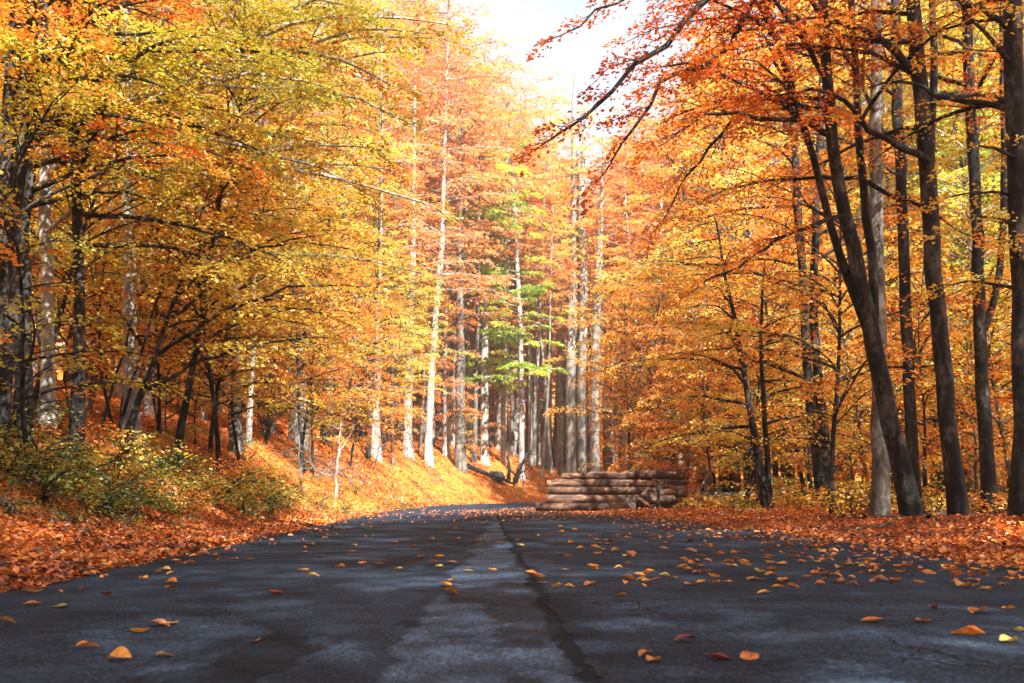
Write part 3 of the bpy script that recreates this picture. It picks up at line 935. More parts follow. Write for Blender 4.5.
hero('shaded_bank_beech', 'dark slender beech between the edge beech and the pale mottled one',
     [[(24, 400, 12.2, .085), (26, 300, 12.2, .08), (22, 180, 12.2, .075), (24, 60, 12.2, .07), (28, -100, 12.2, .05)]],
     'dark', 'olive', auto_limbs(10, 2.8, 7.4, 3.0, -.1, 1.1, (.0, .5)), dens=56, leaf=.072)
hero('second_bank_beech', 'dark slim beech rising beside the pale mottled one on the bank',
     [[(78, 408, 12.8, 0.072), (80, 300, 12.8, 0.068), (76, 180, 12.8, 0.064), (70, 60, 12.8, 0.056), (66, -100, 12.8, 0.040)]],
     'dark', 'gold', auto_limbs(12, 2.6, 7.6, 3.4, -.1, 1.1, (.0, .5)), dens=81, leaf=.062)

# middle: behind the logs and on the far slope ---------------------------
hero('giant_twin_beech', 'tallest silvery twin trunk rising straight behind the log pile',
     [[(573, 480, 65, 0.459), (571, 400, 65, 0.425), (573, 300, 65, 0.374), (575, 200, 65, 0.306), (574, 110, 65, 0.187), (575, 70, 65, 0.068)],
      [(583, 480, 64.6, 0.374), (581, 400, 64.6, 0.340), (584, 300, 64.6, 0.297), (581, 200, 64.6, 0.221), (585, 120, 64.6, 0.119), (587, 90, 64.6, 0.043)]],
     'pale', 'gold', auto_limbs(44, 12, 26, 3.8, 0, 3.14, (.2, .9), r=.035), dens=26, leaf=.17, step=.5, fine=False)
hero('silver_beech', 'single silvery trunk immediately beside the tall twin behind the logs',
     [[(595, 480, 64, 0.315), (594, 400, 64, 0.289), (597, 300, 64, 0.246), (601, 220, 64, 0.187), (604, 130, 64, 0.068)]],
     'pale', 'orange', auto_limbs(34, 10, 23, 3.8, 0, 3.14, (.2, .9), r=.035), dens=26, leaf=.17, step=.5, fine=False)
hero('leaning_dead_beech', 'dark crooked stem leaning across behind the twin silver trunks',
     [[(612, 480, 66, .22), (606, 430, 66, .22), (604, 390, 66, .21), (612, 370, 66, .20), (622, 330, 66, .15), (634, 290, 66, .06)]],
     'grey', 'orange', auto_limbs(8, 6, 13, 3.2, 0, 3.14, (.1, .6)), dens=24, leaf=.16, step=.6, fine=False)
hero('green_leaved_beech', 'slim beech at the road bend still carrying layered green leaves',
     [[(521, 474, 60, .17), (522, 400, 60, .16), (519, 300, 60, .14), (515, 220, 60, .11), (511, 150, 60, .04)]],
     'pale', 'green', multi(auto_limbs(46, 5.5, 21, 5.0, W, 1.5, (-.05, .4), droop=.3, r=.04), auto_limbs(16, 5.5, 21, 2.6, 0, 1.2, (-.05, .4), droop=.3, r=.03)), dens=60, leaf=.21, step=.5, fine=False)
SKYLINE = ([0, 425, 470, 530, 545, 600, 620, 700, 780, 1024], [-160, -30, 45, 85, 125, 150, 105, 30, -60, -160])


def top_z(x, y):
    """how high the crowns stand there"""
    px, _ = project((x, y, 2))
    return at(px, float(np.interp(px, *SKYLINE)), y).z


for lab, px, pb, yy, rr_, bk, lean in [
        ('dark straight trunk with a pale twin close beside it at the bank top', 460, 452, 56, .30, 'grey', 0),
        ('broad white trunk catching the sun halfway up the far bank', 298, 432, 34, .32, 'pale', -4),
        ('sunlit pale trunk above the bare twigs on the far bank', 375, 440, 46, .24, 'pale', 5),
        ('bright smooth trunk in the sunny gap at the top of the far bank', 407, 445, 52, .27, 'pale', 6),
        ('slanting pale trunk crossing its neighbours near the bank top', 428, 448, 53, .22, 'pale', 14),
        ('pale trunk with a shaded flank close before the dark straight one', 446, 452, 57, .22, 'pale', 2),
        ('white trunk standing alone just past the dark straight one', 484, 462, 60, .27, 'pale', 1),
        ('slim bright trunk over the old stump at the road bend', 503, 468, 62, .22, 'pale', 3),
        ('white slender trunk in the gap before the silver twin', 547, 474, 68, .25, 'pale', 2),
        ('thin bright stem hugging the silver twin on its shaded side', 560, 475, 66, .22, 'pale', 0)]:
    topp = float(np.interp(px, *SKYLINE)) + rng.uniform(0, 30)
    zt = min(at(px, topp, yy).z, 29)
    tp = project((at(px, 200, yy).x, yy, zt))[1]
    fr = lambda f: pb + (tp - pb) * f
    hero('slope_beech', lab, [[(px, pb, yy, rr_ * .85), (px + lean * .3, fr(.2), yy, rr_ * .92), (px + lean, fr(.45), yy, rr_ * .62), (px + lean * 1.3, fr(.75), yy, rr_ * .26), (px + lean * 1.5, tp, yy, rr_ * .08)]],
         bk, ('gold', 'overlit', 'overlit')[int(rng.integers(3))], auto_limbs(62, 8.5, zt - 2.0, 4.4, 0, 3.14, (.1, .7), r=.035), dens=24, leaf=.16, step=.5, fine=False)

# ---- the rest of the forest
def scale_for(x, y):
    return float(np.clip((top_z(x, y) - float(height(x, y)[0])) / 23.5, .55, 1.45)) * rng.uniform(.9, 1.02)


def fill(zone, n, fx, fy, dmin, vars_, hues, barks, smin=.85, smax=1.15, cond=None, name='beech_tree', fixed=True):
    k = tries = 0
    while k < n and tries < n * 60:
        tries += 1
        x, y = fx(), fy()
        if y > 0 and abs(x) > .56 * y + 3.5 and not zone.startswith('roadside'): continue
        s = float(sdist(x, y, LEFTS)[0]); r = -float(sdist(x, y, RIGHTS)[0])
        if s < 1.6 and r < 1.8: continue
        if cond and not cond(x, y, s, r): continue
        if not free(x, y, dmin): continue
        q = project((x, y, 3))[0]
        if y > 20 and (552 < q < 612 and y < 74 or 485 < q < 640 and y < 62 and 'under' not in zone or 485 < q < 668 and y < 62 and zone in ('behind_logs', 'verge_young')): continue
        put(vars_[int(rng.integers(len(vars_)))], x, y, pick(hues) if isinstance(hues, dict) else hues(x, y), pick(barks), zone, rng.uniform(smin, smax) if fixed else scale_for(x, y), name=name,
            tilt=(rng.normal(0, .03), rng.normal(0, .03)))
        k += 1
    print(zone, k)


U = rng.uniform
fill('bank', 42, lambda: U(-24, -5), lambda: U(15, 44), 2.2, TALL + SLIM, {'olive': 5, 'gold': 2, 'orange': 4}, {'pale': 4, 'grey': 3, 'dark': 1}, cond=lambda x, y, s, r: s > 2.8 and y > 14, fixed=False)
fill('slope', 34, lambda: U(-30, 7), lambda: U(50, 92), 2.3, TALL + SLIM, {'orange': 3, 'gold': 2, 'overlit': 6}, {'pale': 5, 'grey': 1}, cond=lambda x, y, s, r: s > 2 and True, fixed=False)
fill('gap', 14, lambda: U(-2, 14), lambda: U(66, 92), 2.4, SLIM, {'orange': 3, 'gold': 1, 'overlit': 5}, {'pale': 1}, .75, .9, cond=lambda x, y, s, r: s > 2, fixed=False)
fill('verge', 84, lambda: U(5, 36), lambda: U(19, 66), 2.4, TALL + SLIM, lambda x, y: pick({'orange': 6, 'gold': 2, 'red': 3} if x / y < .32 else {'gold': 4, 'olive': 5, 'green': 3, 'orange': 1}),
     {'grey': 4, 'pale': 2, 'dark': 3}, cond=lambda x, y, s, r: r > 2.2 and not (x < 9 and y < 24) and (x > 3.5 + .12 * y) and (x > 11 or y > 33), fixed=False)
fill('bank_low', 22, lambda: U(-9, -4.2), lambda: U(9, 30), .9, SAP, {'gold': 3, 'orange': 5, 'olive': 4}, {'dark': 1}, .6, .95, cond=lambda x, y, s, r: 1.7 < s < 4.5, name='beech_sapling')
fill('bank_under', 50, lambda: U(-18, -4.4), lambda: U(9, 44), 1.3, SAP, {'gold': 4, 'orange': 4, 'olive': 2, 'green': .5}, {'dark': 2, 'grey': 2}, .7, 1.1, cond=lambda x, y, s, r: s > 1.8, name='beech_sapling')
fill('slope_under', 34, lambda: U(-16, 16), lambda: U(52, 84), 1.5, SAP, {'orange': 5, 'gold': 3, 'red': 1}, {'grey': 1}, .8, 1.3, cond=lambda x, y, s, r: s > 1.2, name='beech_sapling')
fill('verge_under', 95, lambda: U(4.0, 24), lambda: U(16, 48), 1.3, SAP, lambda x, y: pick({'orange': 4, 'gold': 5, 'green': 1, 'red': .6}), {'dark': 2, 'grey': 2}, .7, 1.15,
     cond=lambda x, y, s, r: r > 1.8 and (x > 5 or y > 30) and (x / y < .33 or y > 17), name='beech_sapling')
fill('centre', 84, lambda: U(-11, 9), lambda: U(57, 88), 1.35, POLE, {'orange': 3, 'gold': 2, 'overlit': 5}, {'pale': 5, 'grey': 1}, cond=lambda x, y, s, r: s > 2.5, fixed=False)
fill('behind_logs', 16, lambda: U(4.6, 11), lambda: U(30, 46), 1.6, YOUNG, {'orange': 4, 'red': 2, 'gold': 2}, {'grey': 1, 'dark': 1}, 1.1, 1.45, cond=lambda x, y, s, r: r > 1.6, name='young_beech')
fill('stand', 26, lambda: U(1.5, 14), lambda: U(63, 86), 1.2, POLE, {'orange': 4, 'overlit': 5}, {'pale': 1}, cond=lambda x, y, s, r: s > 1.5, fixed=False)
fill('bank_slim', 34, lambda: U(-22, -5), lambda: U(13, 40), 1.2, SLIM + POLE, {'olive': 3, 'gold': 3, 'orange': 3}, {'dark': 3, 'grey': 2, 'pale': 1}, cond=lambda x, y, s, r: s > 2.6, fixed=False)
fill('bank_young', 38, lambda: U(-17, -5), lambda: U(14, 54), 1.5, YOUNG, {'gold': 3, 'orange': 3, 'olive': 4}, {'dark': 2, 'grey': 2}, .8, 1.15, cond=lambda x, y, s, r: s > 2.6, name='young_beech')
fill('slope_young', 24, lambda: U(-18, 10), lambda: U(50, 78), 1.6, YOUNG, {'orange': 4, 'gold': 3, 'overlit': 4}, {'grey': 1}, .9, 1.3, cond=lambda x, y, s, r: s > 2.5, name='young_beech')
fill('verge_young', 36, lambda: U(4.5, 22), lambda: U(20, 50), 1.6, YOUNG, lambda x, y: pick({'orange': 7, 'gold': 3, 'red': 2, 'green': .4} if x / y < .3 else {'gold': 4, 'olive': 4, 'green': 3, 'orange': 1.5}), {'dark': 2, 'grey': 2}, .8, 1.15,
     cond=lambda x, y, s, r: r > 2.5 and (x > 6.5 or y > 30), name='young_beech')
# unseen trees added beside the road behind the camera to dapple asphalt and bank
fill('roadside_far', 14, lambda: U(-14, -4.5), lambda: U(-24, 5), 2.6, TALL, {'orange': 1, 'gold': 1}, {'grey': 1}, cond=lambda x, y, s, r: s > 1.8 and (y < 0 or x < -.56 * y - 4))
for tx, ty, ts in ((5.2, -7, 1.2), (6.6, -10.5, 1.2), (5.6, .8, 1.05), (4.8, -14, 1.2)):
    put(TALL[int(rng.integers(6))], tx, ty, 'gold', 'grey', 'roadside', ts)
fill('roadside', 15, lambda: U(4.6, 16), lambda: U(-26, 9), 2.5, TALL, {'orange': 1, 'gold': 1}, {'grey': 1}, cond=lambda x, y, s, r: r > 2 and (y < 0 or x > .56 * y + 4))

ZT = {'stand': 'in the dense stand beyond the logs', 'bank_low': 'low on the near bank edge', 'bank_slim': 'among the slim stems on the bank', 'centre': 'in the tall stand at the bend', 'behind_logs': 'close behind the log pile', 'roadside_far': 'added for shade on the bank side behind the viewer', 'bank_young': 'halfway up the bank', 'slope_young': 'low on the far slope', 'verge_young': 'amid the verge wood',
      'bank': 'on the bank above the road', 'slope': 'on the far slope', 'gap': 'in the gap behind the logs',
      'verge': 'in the wood behind the verge', 'bank_under': 'under the trees on the bank', 'slope_under': 'along the far road bend',
      'verge_under': 'in the wood beside the logs', 'roadside': 'added for shade beside the road behind the viewer'}
HW = {'overlit': 'overlit', 'moss': 'dark green', 'orange': 'orange', 'gold': 'golden', 'olive': 'olive', 'green': 'green', 'red': 'russet'}
BW = {'pale': 'pale', 'grey': 'grey', 'dark': 'dark'}
by = {}
for t in TREES: by.setdefault((t[1], t[2], t[3]), []).append(t)
for (zone, hue, bark), ts in by.items():
    ts.sort(key=lambda t: project(t[0].location)[0])
    kind = 'sapling' if 'under' in zone or zone == 'bank_low' else 'young beech' if 'young' in zone or zone == 'behind_logs' else 'beech'
    for k, t in enumerate(ts):
        o = t[0]
        if len(ts) == 1: lab = f'only {BW[bark]}-stemmed {kind} with {HW[hue]} leaves {ZT[zone]}'
        else: lab = f'{BW[bark]}-stemmed {HW[hue]} {kind} {ZT[zone]}, {ordinal(k + 1)} from the left'
        props(o, lab, 'tree', {'bank': 'trees on the bank', 'slope': 'trees on the far slope', 'gap': 'trees in the far gap', 'verge': 'trees behind the verge', 'roadside': 'trees behind the viewer', 'roadside_far': 'trees behind the viewer', 'centre': 'tall trees at the bend', 'stand': 'trees in the stand beyond the logs', 'bank_slim': 'slim trees on the bank', 'behind_logs': 'young trees behind the logs', 'bank_young': 'young trees on the bank', 'slope_young': 'young trees on the far slope', 'verge_young': 'young trees behind the verge'}.get(zone, 'saplings under the trees'))


# ---------------------------------------------------------------- far woods: a mass of crowns on the rising ground
def far_woods():
    Ps, Ns, Ds, Ls, Vs = [], [], [], [], []
    for k in range(230):
        a = rng.uniform(-.62, .62)
        dist = rng.uniform(84, 135)
        x, y = dist * math.sin(a), dist * math.cos(a)
        if 0 < x / y < .11: top = U(9, 13)
        else: top = U(15, 22)
        z0 = float(height(x, y)[0])
        n = 520
        q = rng.normal(size=(n, 3)); q /= np.linalg.norm(q, axis=1)[:, None]
        q *= rng.uniform(.5, 1, n)[:, None] ** .5
        q = q * np.array([3.4, 3.4, top * .5]) + np.array([x, y, z0 + top * .55])
        nn = rng.normal(size=(n, 3)) + np.array([0, 0, 1.2]); nn /= np.linalg.norm(nn, axis=1)[:, None]
        Ps.append(q); Ns.append(nn); Ds.append(rng.normal(size=(n, 3))); Ls.append(rng.uniform(.4, .85, n)); Vs.append(np.clip(rng.normal(.5, .15) + rng.normal(0, .13, n), 0, 1))
    o = obj('far_woods', leaves_mesh('far_woods', np.concatenate(Ps), np.concatenate(Ns), np.concatenate(Ds), np.concatenate(Ls), np.concatenate(Vs), LM['gold']))
    props(o, 'distant golden autumn wood closing the view behind the trees', 'wood', kind='stuff')


far_woods()


# ---------------------------------------------------------------- bank shrubs
def shrub_var(H, Rr, nst, leaf, dens):
    T = Tree(leaf, dens, .16)
    for k in range(nst):
        az = rng.uniform(0, 6.28)
        T.limb((rng.normal(0, .06), rng.normal(0, .06), -.05), az, H * rng.uniform(.7, 1.2), rng.uniform(.75, 1.35), .009, droop=rng.uniform(.1, .9), own=False, sides=4, bare=.12, tscale=Rr)
    return T.trunk.mesh('shrub_stems', BARK['dark']), T.crown_mesh('shrub_leaves', LM['green'], True)


SHR = [shrub_var(.9, .55, 9, .06, 40), shrub_var(1.3, .5, 10, .065, 36), shrub_var(.6, .6, 8, .05, 46), shrub_var(1.0, .7, 7, .075, 30)]
shr = []
for px, py, yy, hue, s, v in [
        (20, 455, 10, 'moss', 1., 0), (60, 450, 10.5, 'moss', 1.1, 1), (95, 470, 10.5, 'moss', 1., 3), (130, 480, 11, 'moss', .9, 0), (165, 478, 12, 'moss', .9, 2), (30, 430, 11, 'moss', 1.2, 3),
        (180, 455, 13.5, 'olive', 1., 0), (215, 470, 14.5, 'moss', 1.1, 1), (245, 480, 16, 'moss', 1.1, 0), (268, 488, 17.5, 'moss', 1.1, 1), (238, 440, 17, 'gold', 1.2, 3), (290, 485, 20, 'olive', 1.1, 0),
        (318, 495, 21.5, 'moss', .9, 2), (345, 490, 25, 'gold', 1.1, 3), (338, 497, 23.5, 'moss', .8, 0), (372, 488, 30, 'moss', .9, 2), (400, 490, 31, 'moss', 1., 0), (412, 493, 33, 'olive', .8, 2), (110, 440, 12.5, 'gold', 1.2, 1),
        (70, 490, 9.5, 'moss', .6, 2), (5, 480, 8.6, 'moss', .7, 2), (205, 500, 14, 'moss', .7, 2),
        (10, 440, 12.5, 'moss', 1.3, 0), (45, 470, 9.8, 'moss', 1., 3), (85, 445, 12, 'moss', 1.2, 1), (150, 455, 13.8, 'moss', 1.1, 3), (190, 480, 12.8, 'olive', .9, 2), (225, 455, 16, 'olive', 1.2, 1), (260, 460, 18.5, 'moss', 1.1, 0), (120, 460, 11.8, 'moss', 1.1, 0), (200, 445, 15.5, 'orange', 1.1, 1), (60, 425, 13, 'orange', 1.1, 3),
        (800, 505, 22, 'gold', .9, 1), (735, 505, 24, 'olive', .9, 0), (705, 500, 26, 'gold', .9, 3), (845, 510, 18.5, 'gold', 1., 3), (870, 505, 19.5, 'olive', .9, 1), (785, 500, 26, 'olive', 1.1, 1),
        (850, 495, 23, 'green', 1., 0), (905, 505, 20, 'orange', 1., 3), (940, 510, 18.5, 'gold', 1., 1), (1000, 515, 16, 'orange', 1., 3), (975, 500, 20, 'gold', 1.2, 0), (760, 495, 30, 'gold', 1.2, 3), (690, 495, 29, 'green', .9, 2)]:
    d = ray(px, py); x = d.x / d.y * yy
    z = float(height(x, yy)[0])
    o = empty('shrub', (x, yy, z - .02), U(0, 6.28), s * U(.9, 1.1) * (.72 if px < 512 else 1))
    obj('stem', SHR[v][0], o); obj('foliage', SHR[v][1], o, LM[hue])
    shr.append((o, hue, px))
    placed.append((x, yy))
k = 0
while k < 34:
    yy = U(8, 33); x = float(np.interp(yy, LEFT[:, 1], LEFT[:, 0])) - U(.9, 3.4)
    px = 512 + F * x / yy
    if px < -30: continue
    o = empty('shrub', (x, yy, float(height(x, yy)[0]) - .02), U(0, 6.28), U(.3, .62))
    v = int(rng.integers(4)); hue = pick({'moss': 5, 'olive': 3, 'gold': 2, 'orange': 2})
    obj('stem', SHR[v][0], o); obj('foliage', SHR[v][1], o, LM[hue]); shr.append((o, hue, px)); k += 1
cnt = {}
for o, hue, px in sorted(shr, key=lambda t: t[2]):
    side = 'on the bank beside the road' if px < 512 else 'among the trunks behind the verge'
    k = cnt[(hue, px < 512)] = cnt.get((hue, px < 512), 0) + 1
    props(o, f'low {HW[hue]} shrub {side}, {ordinal(k)} of them from the left', 'shrub', 'shrubs on the bank' if px < 512 else 'shrubs behind the verge')


# ---------------------------------------------------------------- logs
def log_obj(label, p0, p1, r0, r1, group='logs in the roadside pile', ends=True, mat='log', name='log', bow=.016):
    p0, p1 = np.array(p0, float), np.array(p1, float)
    base = (p0 + p1) / 2; base[2] -= (r0 + r1) / 2
    n, k = 18, 18
    t = np.linspace(0, 1, n)
    pts = p0[None] * (1 - t[:, None]) + p1[None] * t[:, None]
    ph = U(0, 6)
    pts[:, 2] += bow * np.sin(t * 3.1 + .3) * U(-.6, .6); pts[:, 1] += bow * np.sin(t * 4 + ph) * .5
    rad = (r0 + (r1 - r0) * t) * (1 + .02 * np.sin(t * 17 + ph))
    w = Wood(); w.tube(pts - base, rad, k, wob=.03)
    ring = w.v[0].reshape(n, k, 3)
    # short knots on the bark
    for q in range(4):
        tt = U(.1, .9); th = U(0, 6.28); i0 = int(tt * (n - 1)); dirv = ring[i0][int(th / 6.29 * k)] - (pts[i0] - base)
        dirv /= np.linalg.norm(dirv)
        c = pts[i0] - base + dirv * rad[i0] * .85
        w.tube([c, c + dirv * rad[i0] * .25, c + dirv * rad[i0] * .32], [.045, .035, .006], 7)
    root = empty(name, tuple(base))
    obj('bark', w.mesh('log_bark', BARK[mat]), root)
    if ends:
        for e, sgn in ((0, -1), (-1, 1)):
            rg_ = ring[e]; c = rg_.mean(0); ax = (p1 - p0) / np.linalg.norm(p1 - p0) * sgn
            vs = [c + ax * .012]; 
            for f_, o_ in ((.5, .012), (.93, .008), (.985, -.004)):
                vs += list(c + (rg_ - c) * f_ + ax * o_)
            fs = []
            for rr_ in range(2):
                for j in range(k):
                    a = 1 + rr_ * k + j; b = 1 + rr_ * k + (j + 1) % k
                    fs.append((a, b, b + k, a + k))
            for j in range(0, k, 2):
                fs.append((0, 1 + j, 1 + (j + 1) % k, 1 + (j + 2) % k))
            obj('cut_end', mesh_from('cut_end', np.array(vs), np.array(fs), 4, [ENDM]), root)
    props(root, label, 'log', group)
    return root


Yp = 27.5
PX = lambda px, y: (px - 512) / F * y * 1.0 / (CP * CP) * CP * CP      # plain perspective at the horizon row
def lg(label, xa, xb, y, z, ra, rb, yaw=.25, **k):
    q = rng.uniform(.74, .96)
    z, ra, rb = z * .84 + rng.normal(0, .015), ra * q, rb * q
    log_obj(label, (PX(xa, y), y + yaw, z), (PX(xb, y), y - yaw * .3, z), ra, rb, **k)

lg('long front log lying lowest on the leaves, bark peeling at its near side', 540, 633, 26.6, .16, .145, .155)
lg('dark-ended log on the ground sticking out past the front one', 536, 664, 27.1, .20, .13, .15, yaw=.1)
lg('short lowest log at the rear end of the bottom row', 628, 679, 26.9, .15, .13, .125, yaw=.2)
lg('reddish log resting on the bottom row at the front', 546, 672, 26.7, .43, .145, .135, yaw=.15)
lg('ground log hidden behind the front one', 545, 676, 27.6, .17, .15, .15)
lg('brown log of the second row towards the trees', 548, 679, 27.3, .46, .14, .15)
lg('straight dark log in the third row with a lit upper side', 548, 659, 26.9, .69, .13, .12, yaw=.1)
lg('log of the third row behind the straight dark one', 552, 682, 27.4, .72, .13, .14)
lg('shorter stub log poking out at the thick end of the third row', 640, 684, 26.8, .62, .12, .125, yaw=.1)
lg('grey red log of the fourth row reaching furthest to the road', 547, 657, 27.0, .93, .125, .12, yaw=.1)
lg('rear log of the fourth row below the thick top log', 556, 684, 27.5, .96, .13, .15)
lg('thin mottled log lying on top at the low end', 562, 650, 27.1, 1.15, .10, .13, yaw=.1)
lg('thickest log on top of the pile with a sunlit flank', 628, 683, 26.9, 1.20, .13, .17, yaw=.15)
lg('topmost rear log glimpsed behind the thickest one', 590, 680, 27.6, 1.22, .11, .13)
log_obj('short split billet leaning against the pile front', (PX(622, 26), 26.3, .42), (PX(634, 26), 25.9, .06), .055, .05, mat='grey')
log_obj('broken billet leaning at the thick end of the pile', (PX(640, 26), 26.4, .36), (PX(656, 26), 26.0, .05), .05, .045, mat='log')
# upright stake that holds the pile
log_obj('upright dark stake holding the end of the log pile', (PX(657, 26.2), 26.2, -.1), (PX(657, 26.2), 26.25, .85), .05, .045, mat='dark', group=None, name='stake', bow=.01)
log_obj('long pale fallen trunk lying in the brush past the pile', (PX(690, 30), 30, .52), (PX(790, 29), 29, .58), .09, .13, mat='pale', group=None, name='fallen_log', bow=.2)
log_obj('thin pale dead pole propped over the fallen trunk', (PX(688, 29.5), 29.5, .1), (PX(718, 29.5), 29.3, 1.7), .035, .02, mat='pale', group=None, name='dead_pole', bow=.1)
log_obj('grey fallen pole low between the saplings and the big trunks', (PX(828, 24), 24, .55), (PX(878, 24.5), 24.5, .42), .07, .08, mat='pale', group=None, name='fallen_log', bow=.1)


# dead wood on the bank -----------------------------------------------------
def branchy(name, label, cat, pts, r0, nside, L, mat='dark', group=None, stump=None):
    P = np.array([tuple(p) for p in pts]); base = P[0].copy(); w = Wood()
    d = np.r_[0, np.cumsum(np.linalg.norm(np.diff(P, axis=0), axis=1))]; t = np.linspace(0, d[-1], 12)
    Q = np.stack([np.interp(t, d, P[:, c]) for c in range(3)], 1) - base; Q[1:-1] += rng.normal(0, .02, Q[1:-1].shape)
    w.tube(Q, r0 * (1 - np.linspace(0, 1, 12) * .8), 7, wob=.05)
    root = empty(name, tuple(base)); obj('stem', w.mesh(name + '_stem', BARK[mat]), root)
    for k in range(nside):
        i0 = int(U(3, 11)); a = U(0, 6.28); e = U(-.2, .9); l_ = L * U(.4, 1.1); q = [Q[i0]]
        for _ in range(5):
            a += rng.normal(0, .35); e += rng.normal(0, .2)
            q.append(q[-1] + l_ / 5 * np.array([math.cos(a) * math.cos(e), math.sin(a) * math.cos(e), math.sin(e)]))
        b = Wood(); b.tube(q, np.linspace(r0 * .35, .004, 6), 4)
        obj('twig', b.mesh(name + '_twig', BARK[mat]), root)
    props(root, label, cat, group)


def gp(px, y, dz=0.):
    x = (px - 512) / F * y
    return Vector((x, y, float(height(x, y)[0]) + dz))


branchy('dead_branch', 'dark dead branch slanting up from the bank towards the dark straight trunk', 'branch', [gp(425, 54), at(440, 430, 54), at(461, 408, 54)], .12, 5, 1.6)
branchy('fallen_branch', 'long dark fallen branch running down the bank to the old stump', 'branch', [gp(468, 56, .4), gp(492, 57, .25), gp(515, 58, .45), at(527, 452, 58)], .15, 6, 1.4)
branchy('snag', 'dark leaning broken snag at the low end of the far bank', 'snag', [gp(514, 59, -.1), at(519, 470, 59), at(530, 448, 59)], .18, 4, 1.1)
branchy('snag', 'upright dark broken post-like snag beside the leaning one', 'snag', [gp(508, 58.5, -.1), at(509, 470, 58.5), at(508, 442, 58.5)], .15, 2, .8)
branchy('thin_stem', 'thin pale bare stem standing at the low end of the far bank', 'sapling', [gp(524, 58, -.1), at(523, 478, 58), at(521, 462, 58)], .06, 2, .6, 'pale')
branchy('thin_stem', 'white thin bare stem at the foot of the sunny bank', 'sapling', [gp(337, 26, -.1), at(338, 460, 26), at(341, 420, 26)], .05, 4, .9, 'pale')
branchy('thin_stem', 'wavy grey sapling stem on the sunny bank above the shrubs', 'sapling', [gp(304, 23, -.1), at(300, 450, 23), at(296, 405, 23)], .035, 4, .9, 'grey')
branchy('dead_branch', 'grey broken branch lying on the litter at the near bank', 'branch', [gp(-6, 8.4, .12), gp(12, 8.5, .10), gp(26, 8.6, .03)], .028, 3, .4, 'grey')
branchy('dead_branch', 'thin bare stick sloping down the near bank under green shrubs', 'branch', [gp(110, 10.5, .15), gp(128, 10.3, .10), gp(142, 10.1, .03)], .016, 3, .4, 'grey')
for k, (px, yy) in enumerate([(318, 29), (330, 31), (350, 33), (300, 27)]):
    branchy('brush_heap', ['tangle of bare twigs on the sunny bank below the broad white trunk', 'grey bare brushwood beside the white thin stem', 'loose bare twigs high on the bank near the sunlit pale trunk',
                           'bare twigs at the edge of the shaded bank'][k], 'brushwood', [gp(px, yy, -.05), gp(px + 8, yy, .5), gp(px + 25, yy, .4)], .03, 16, 1.3, 'grey')
branchy('brush_heap', 'tangle of bare branches behind the thick end of the logs', 'brushwood', [gp(690, 28, 0), gp(700, 28, .35), gp(735, 28, .3)], .03, 18, 1.1, 'grey')
branchy('brush_heap', 'dark tangled brush under the pale fallen trunk', 'brushwood', [gp(720, 27, 0), gp(740, 27, .3), gp(770, 27, .25)], .03, 18, 1.0, 'dark')


for side, n_ in (('bank', 12), ('verge', 9)):
    q_ = []
    for k in range(n_):
        if side == 'bank': yy = U(7, 24); x = float(np.interp(yy, LEFT[:, 1], LEFT[:, 0])) - U(.3, 2.6)
        else: yy = U(9, 22); x = float(np.interp(yy, RIGHT[:, 1], RIGHT[:, 0])) + U(.4, 3)
        q_.append((512 + F * x / yy, x, yy))
    for k, (px_, x, yy) in enumerate(sorted(q_)):
        a = U(0, 3.14); l_ = U(.3, .8)
        pts = [Vector((x + t_ * math.cos(a), yy + t_ * math.sin(a), float(height(x + t_ * math.cos(a), yy + t_ * math.sin(a))[0]) + .05 + U(0, .05))) for t_ in (-l_, 0, l_)]
        branchy('fallen_stick', f'bare broken stick lying on the leaves of the {"near bank" if side == "bank" else "right verge"}, {ordinal(k + 1)} from the left', 'stick', pts, U(.012, .022), 2, .35, ('grey', 'dark')[k % 2], 'broken sticks on the leaves')


def stump(label, px, y, r, h):
    p = gp(px, y, -.1); w = Wood()
    w.tube([(0, 0, 0), (0, 0, h * .3), (.02, 0, h * .7), (.03, 0, h)], [r * 1.35, r * 1.05, r, r * .92], 12, wob=.09, flare=.3)
    root = empty('tree_stump', p); obj('bark', w.mesh('stump_bark', BARK['dark']), root)
    ring = w.v[0].reshape(4, 12, 3)[-1]; c = ring.mean(0)
    vs = [c + np.array([0, 0, .02])] + list(ring); fs = [(0, 1 + j, 1 + (j + 1) % 12, 1 + (j + 2) % 12) for j in range(0, 12, 2)]
    obj('cut_top', mesh_from('cut_top', np.array(vs), np.array(fs), 4, [ENDM]), root)
    props(root, label, 'tree stump')


stump('dark rotting stump at the low end of the far bank', 496, 58, .38, .55)


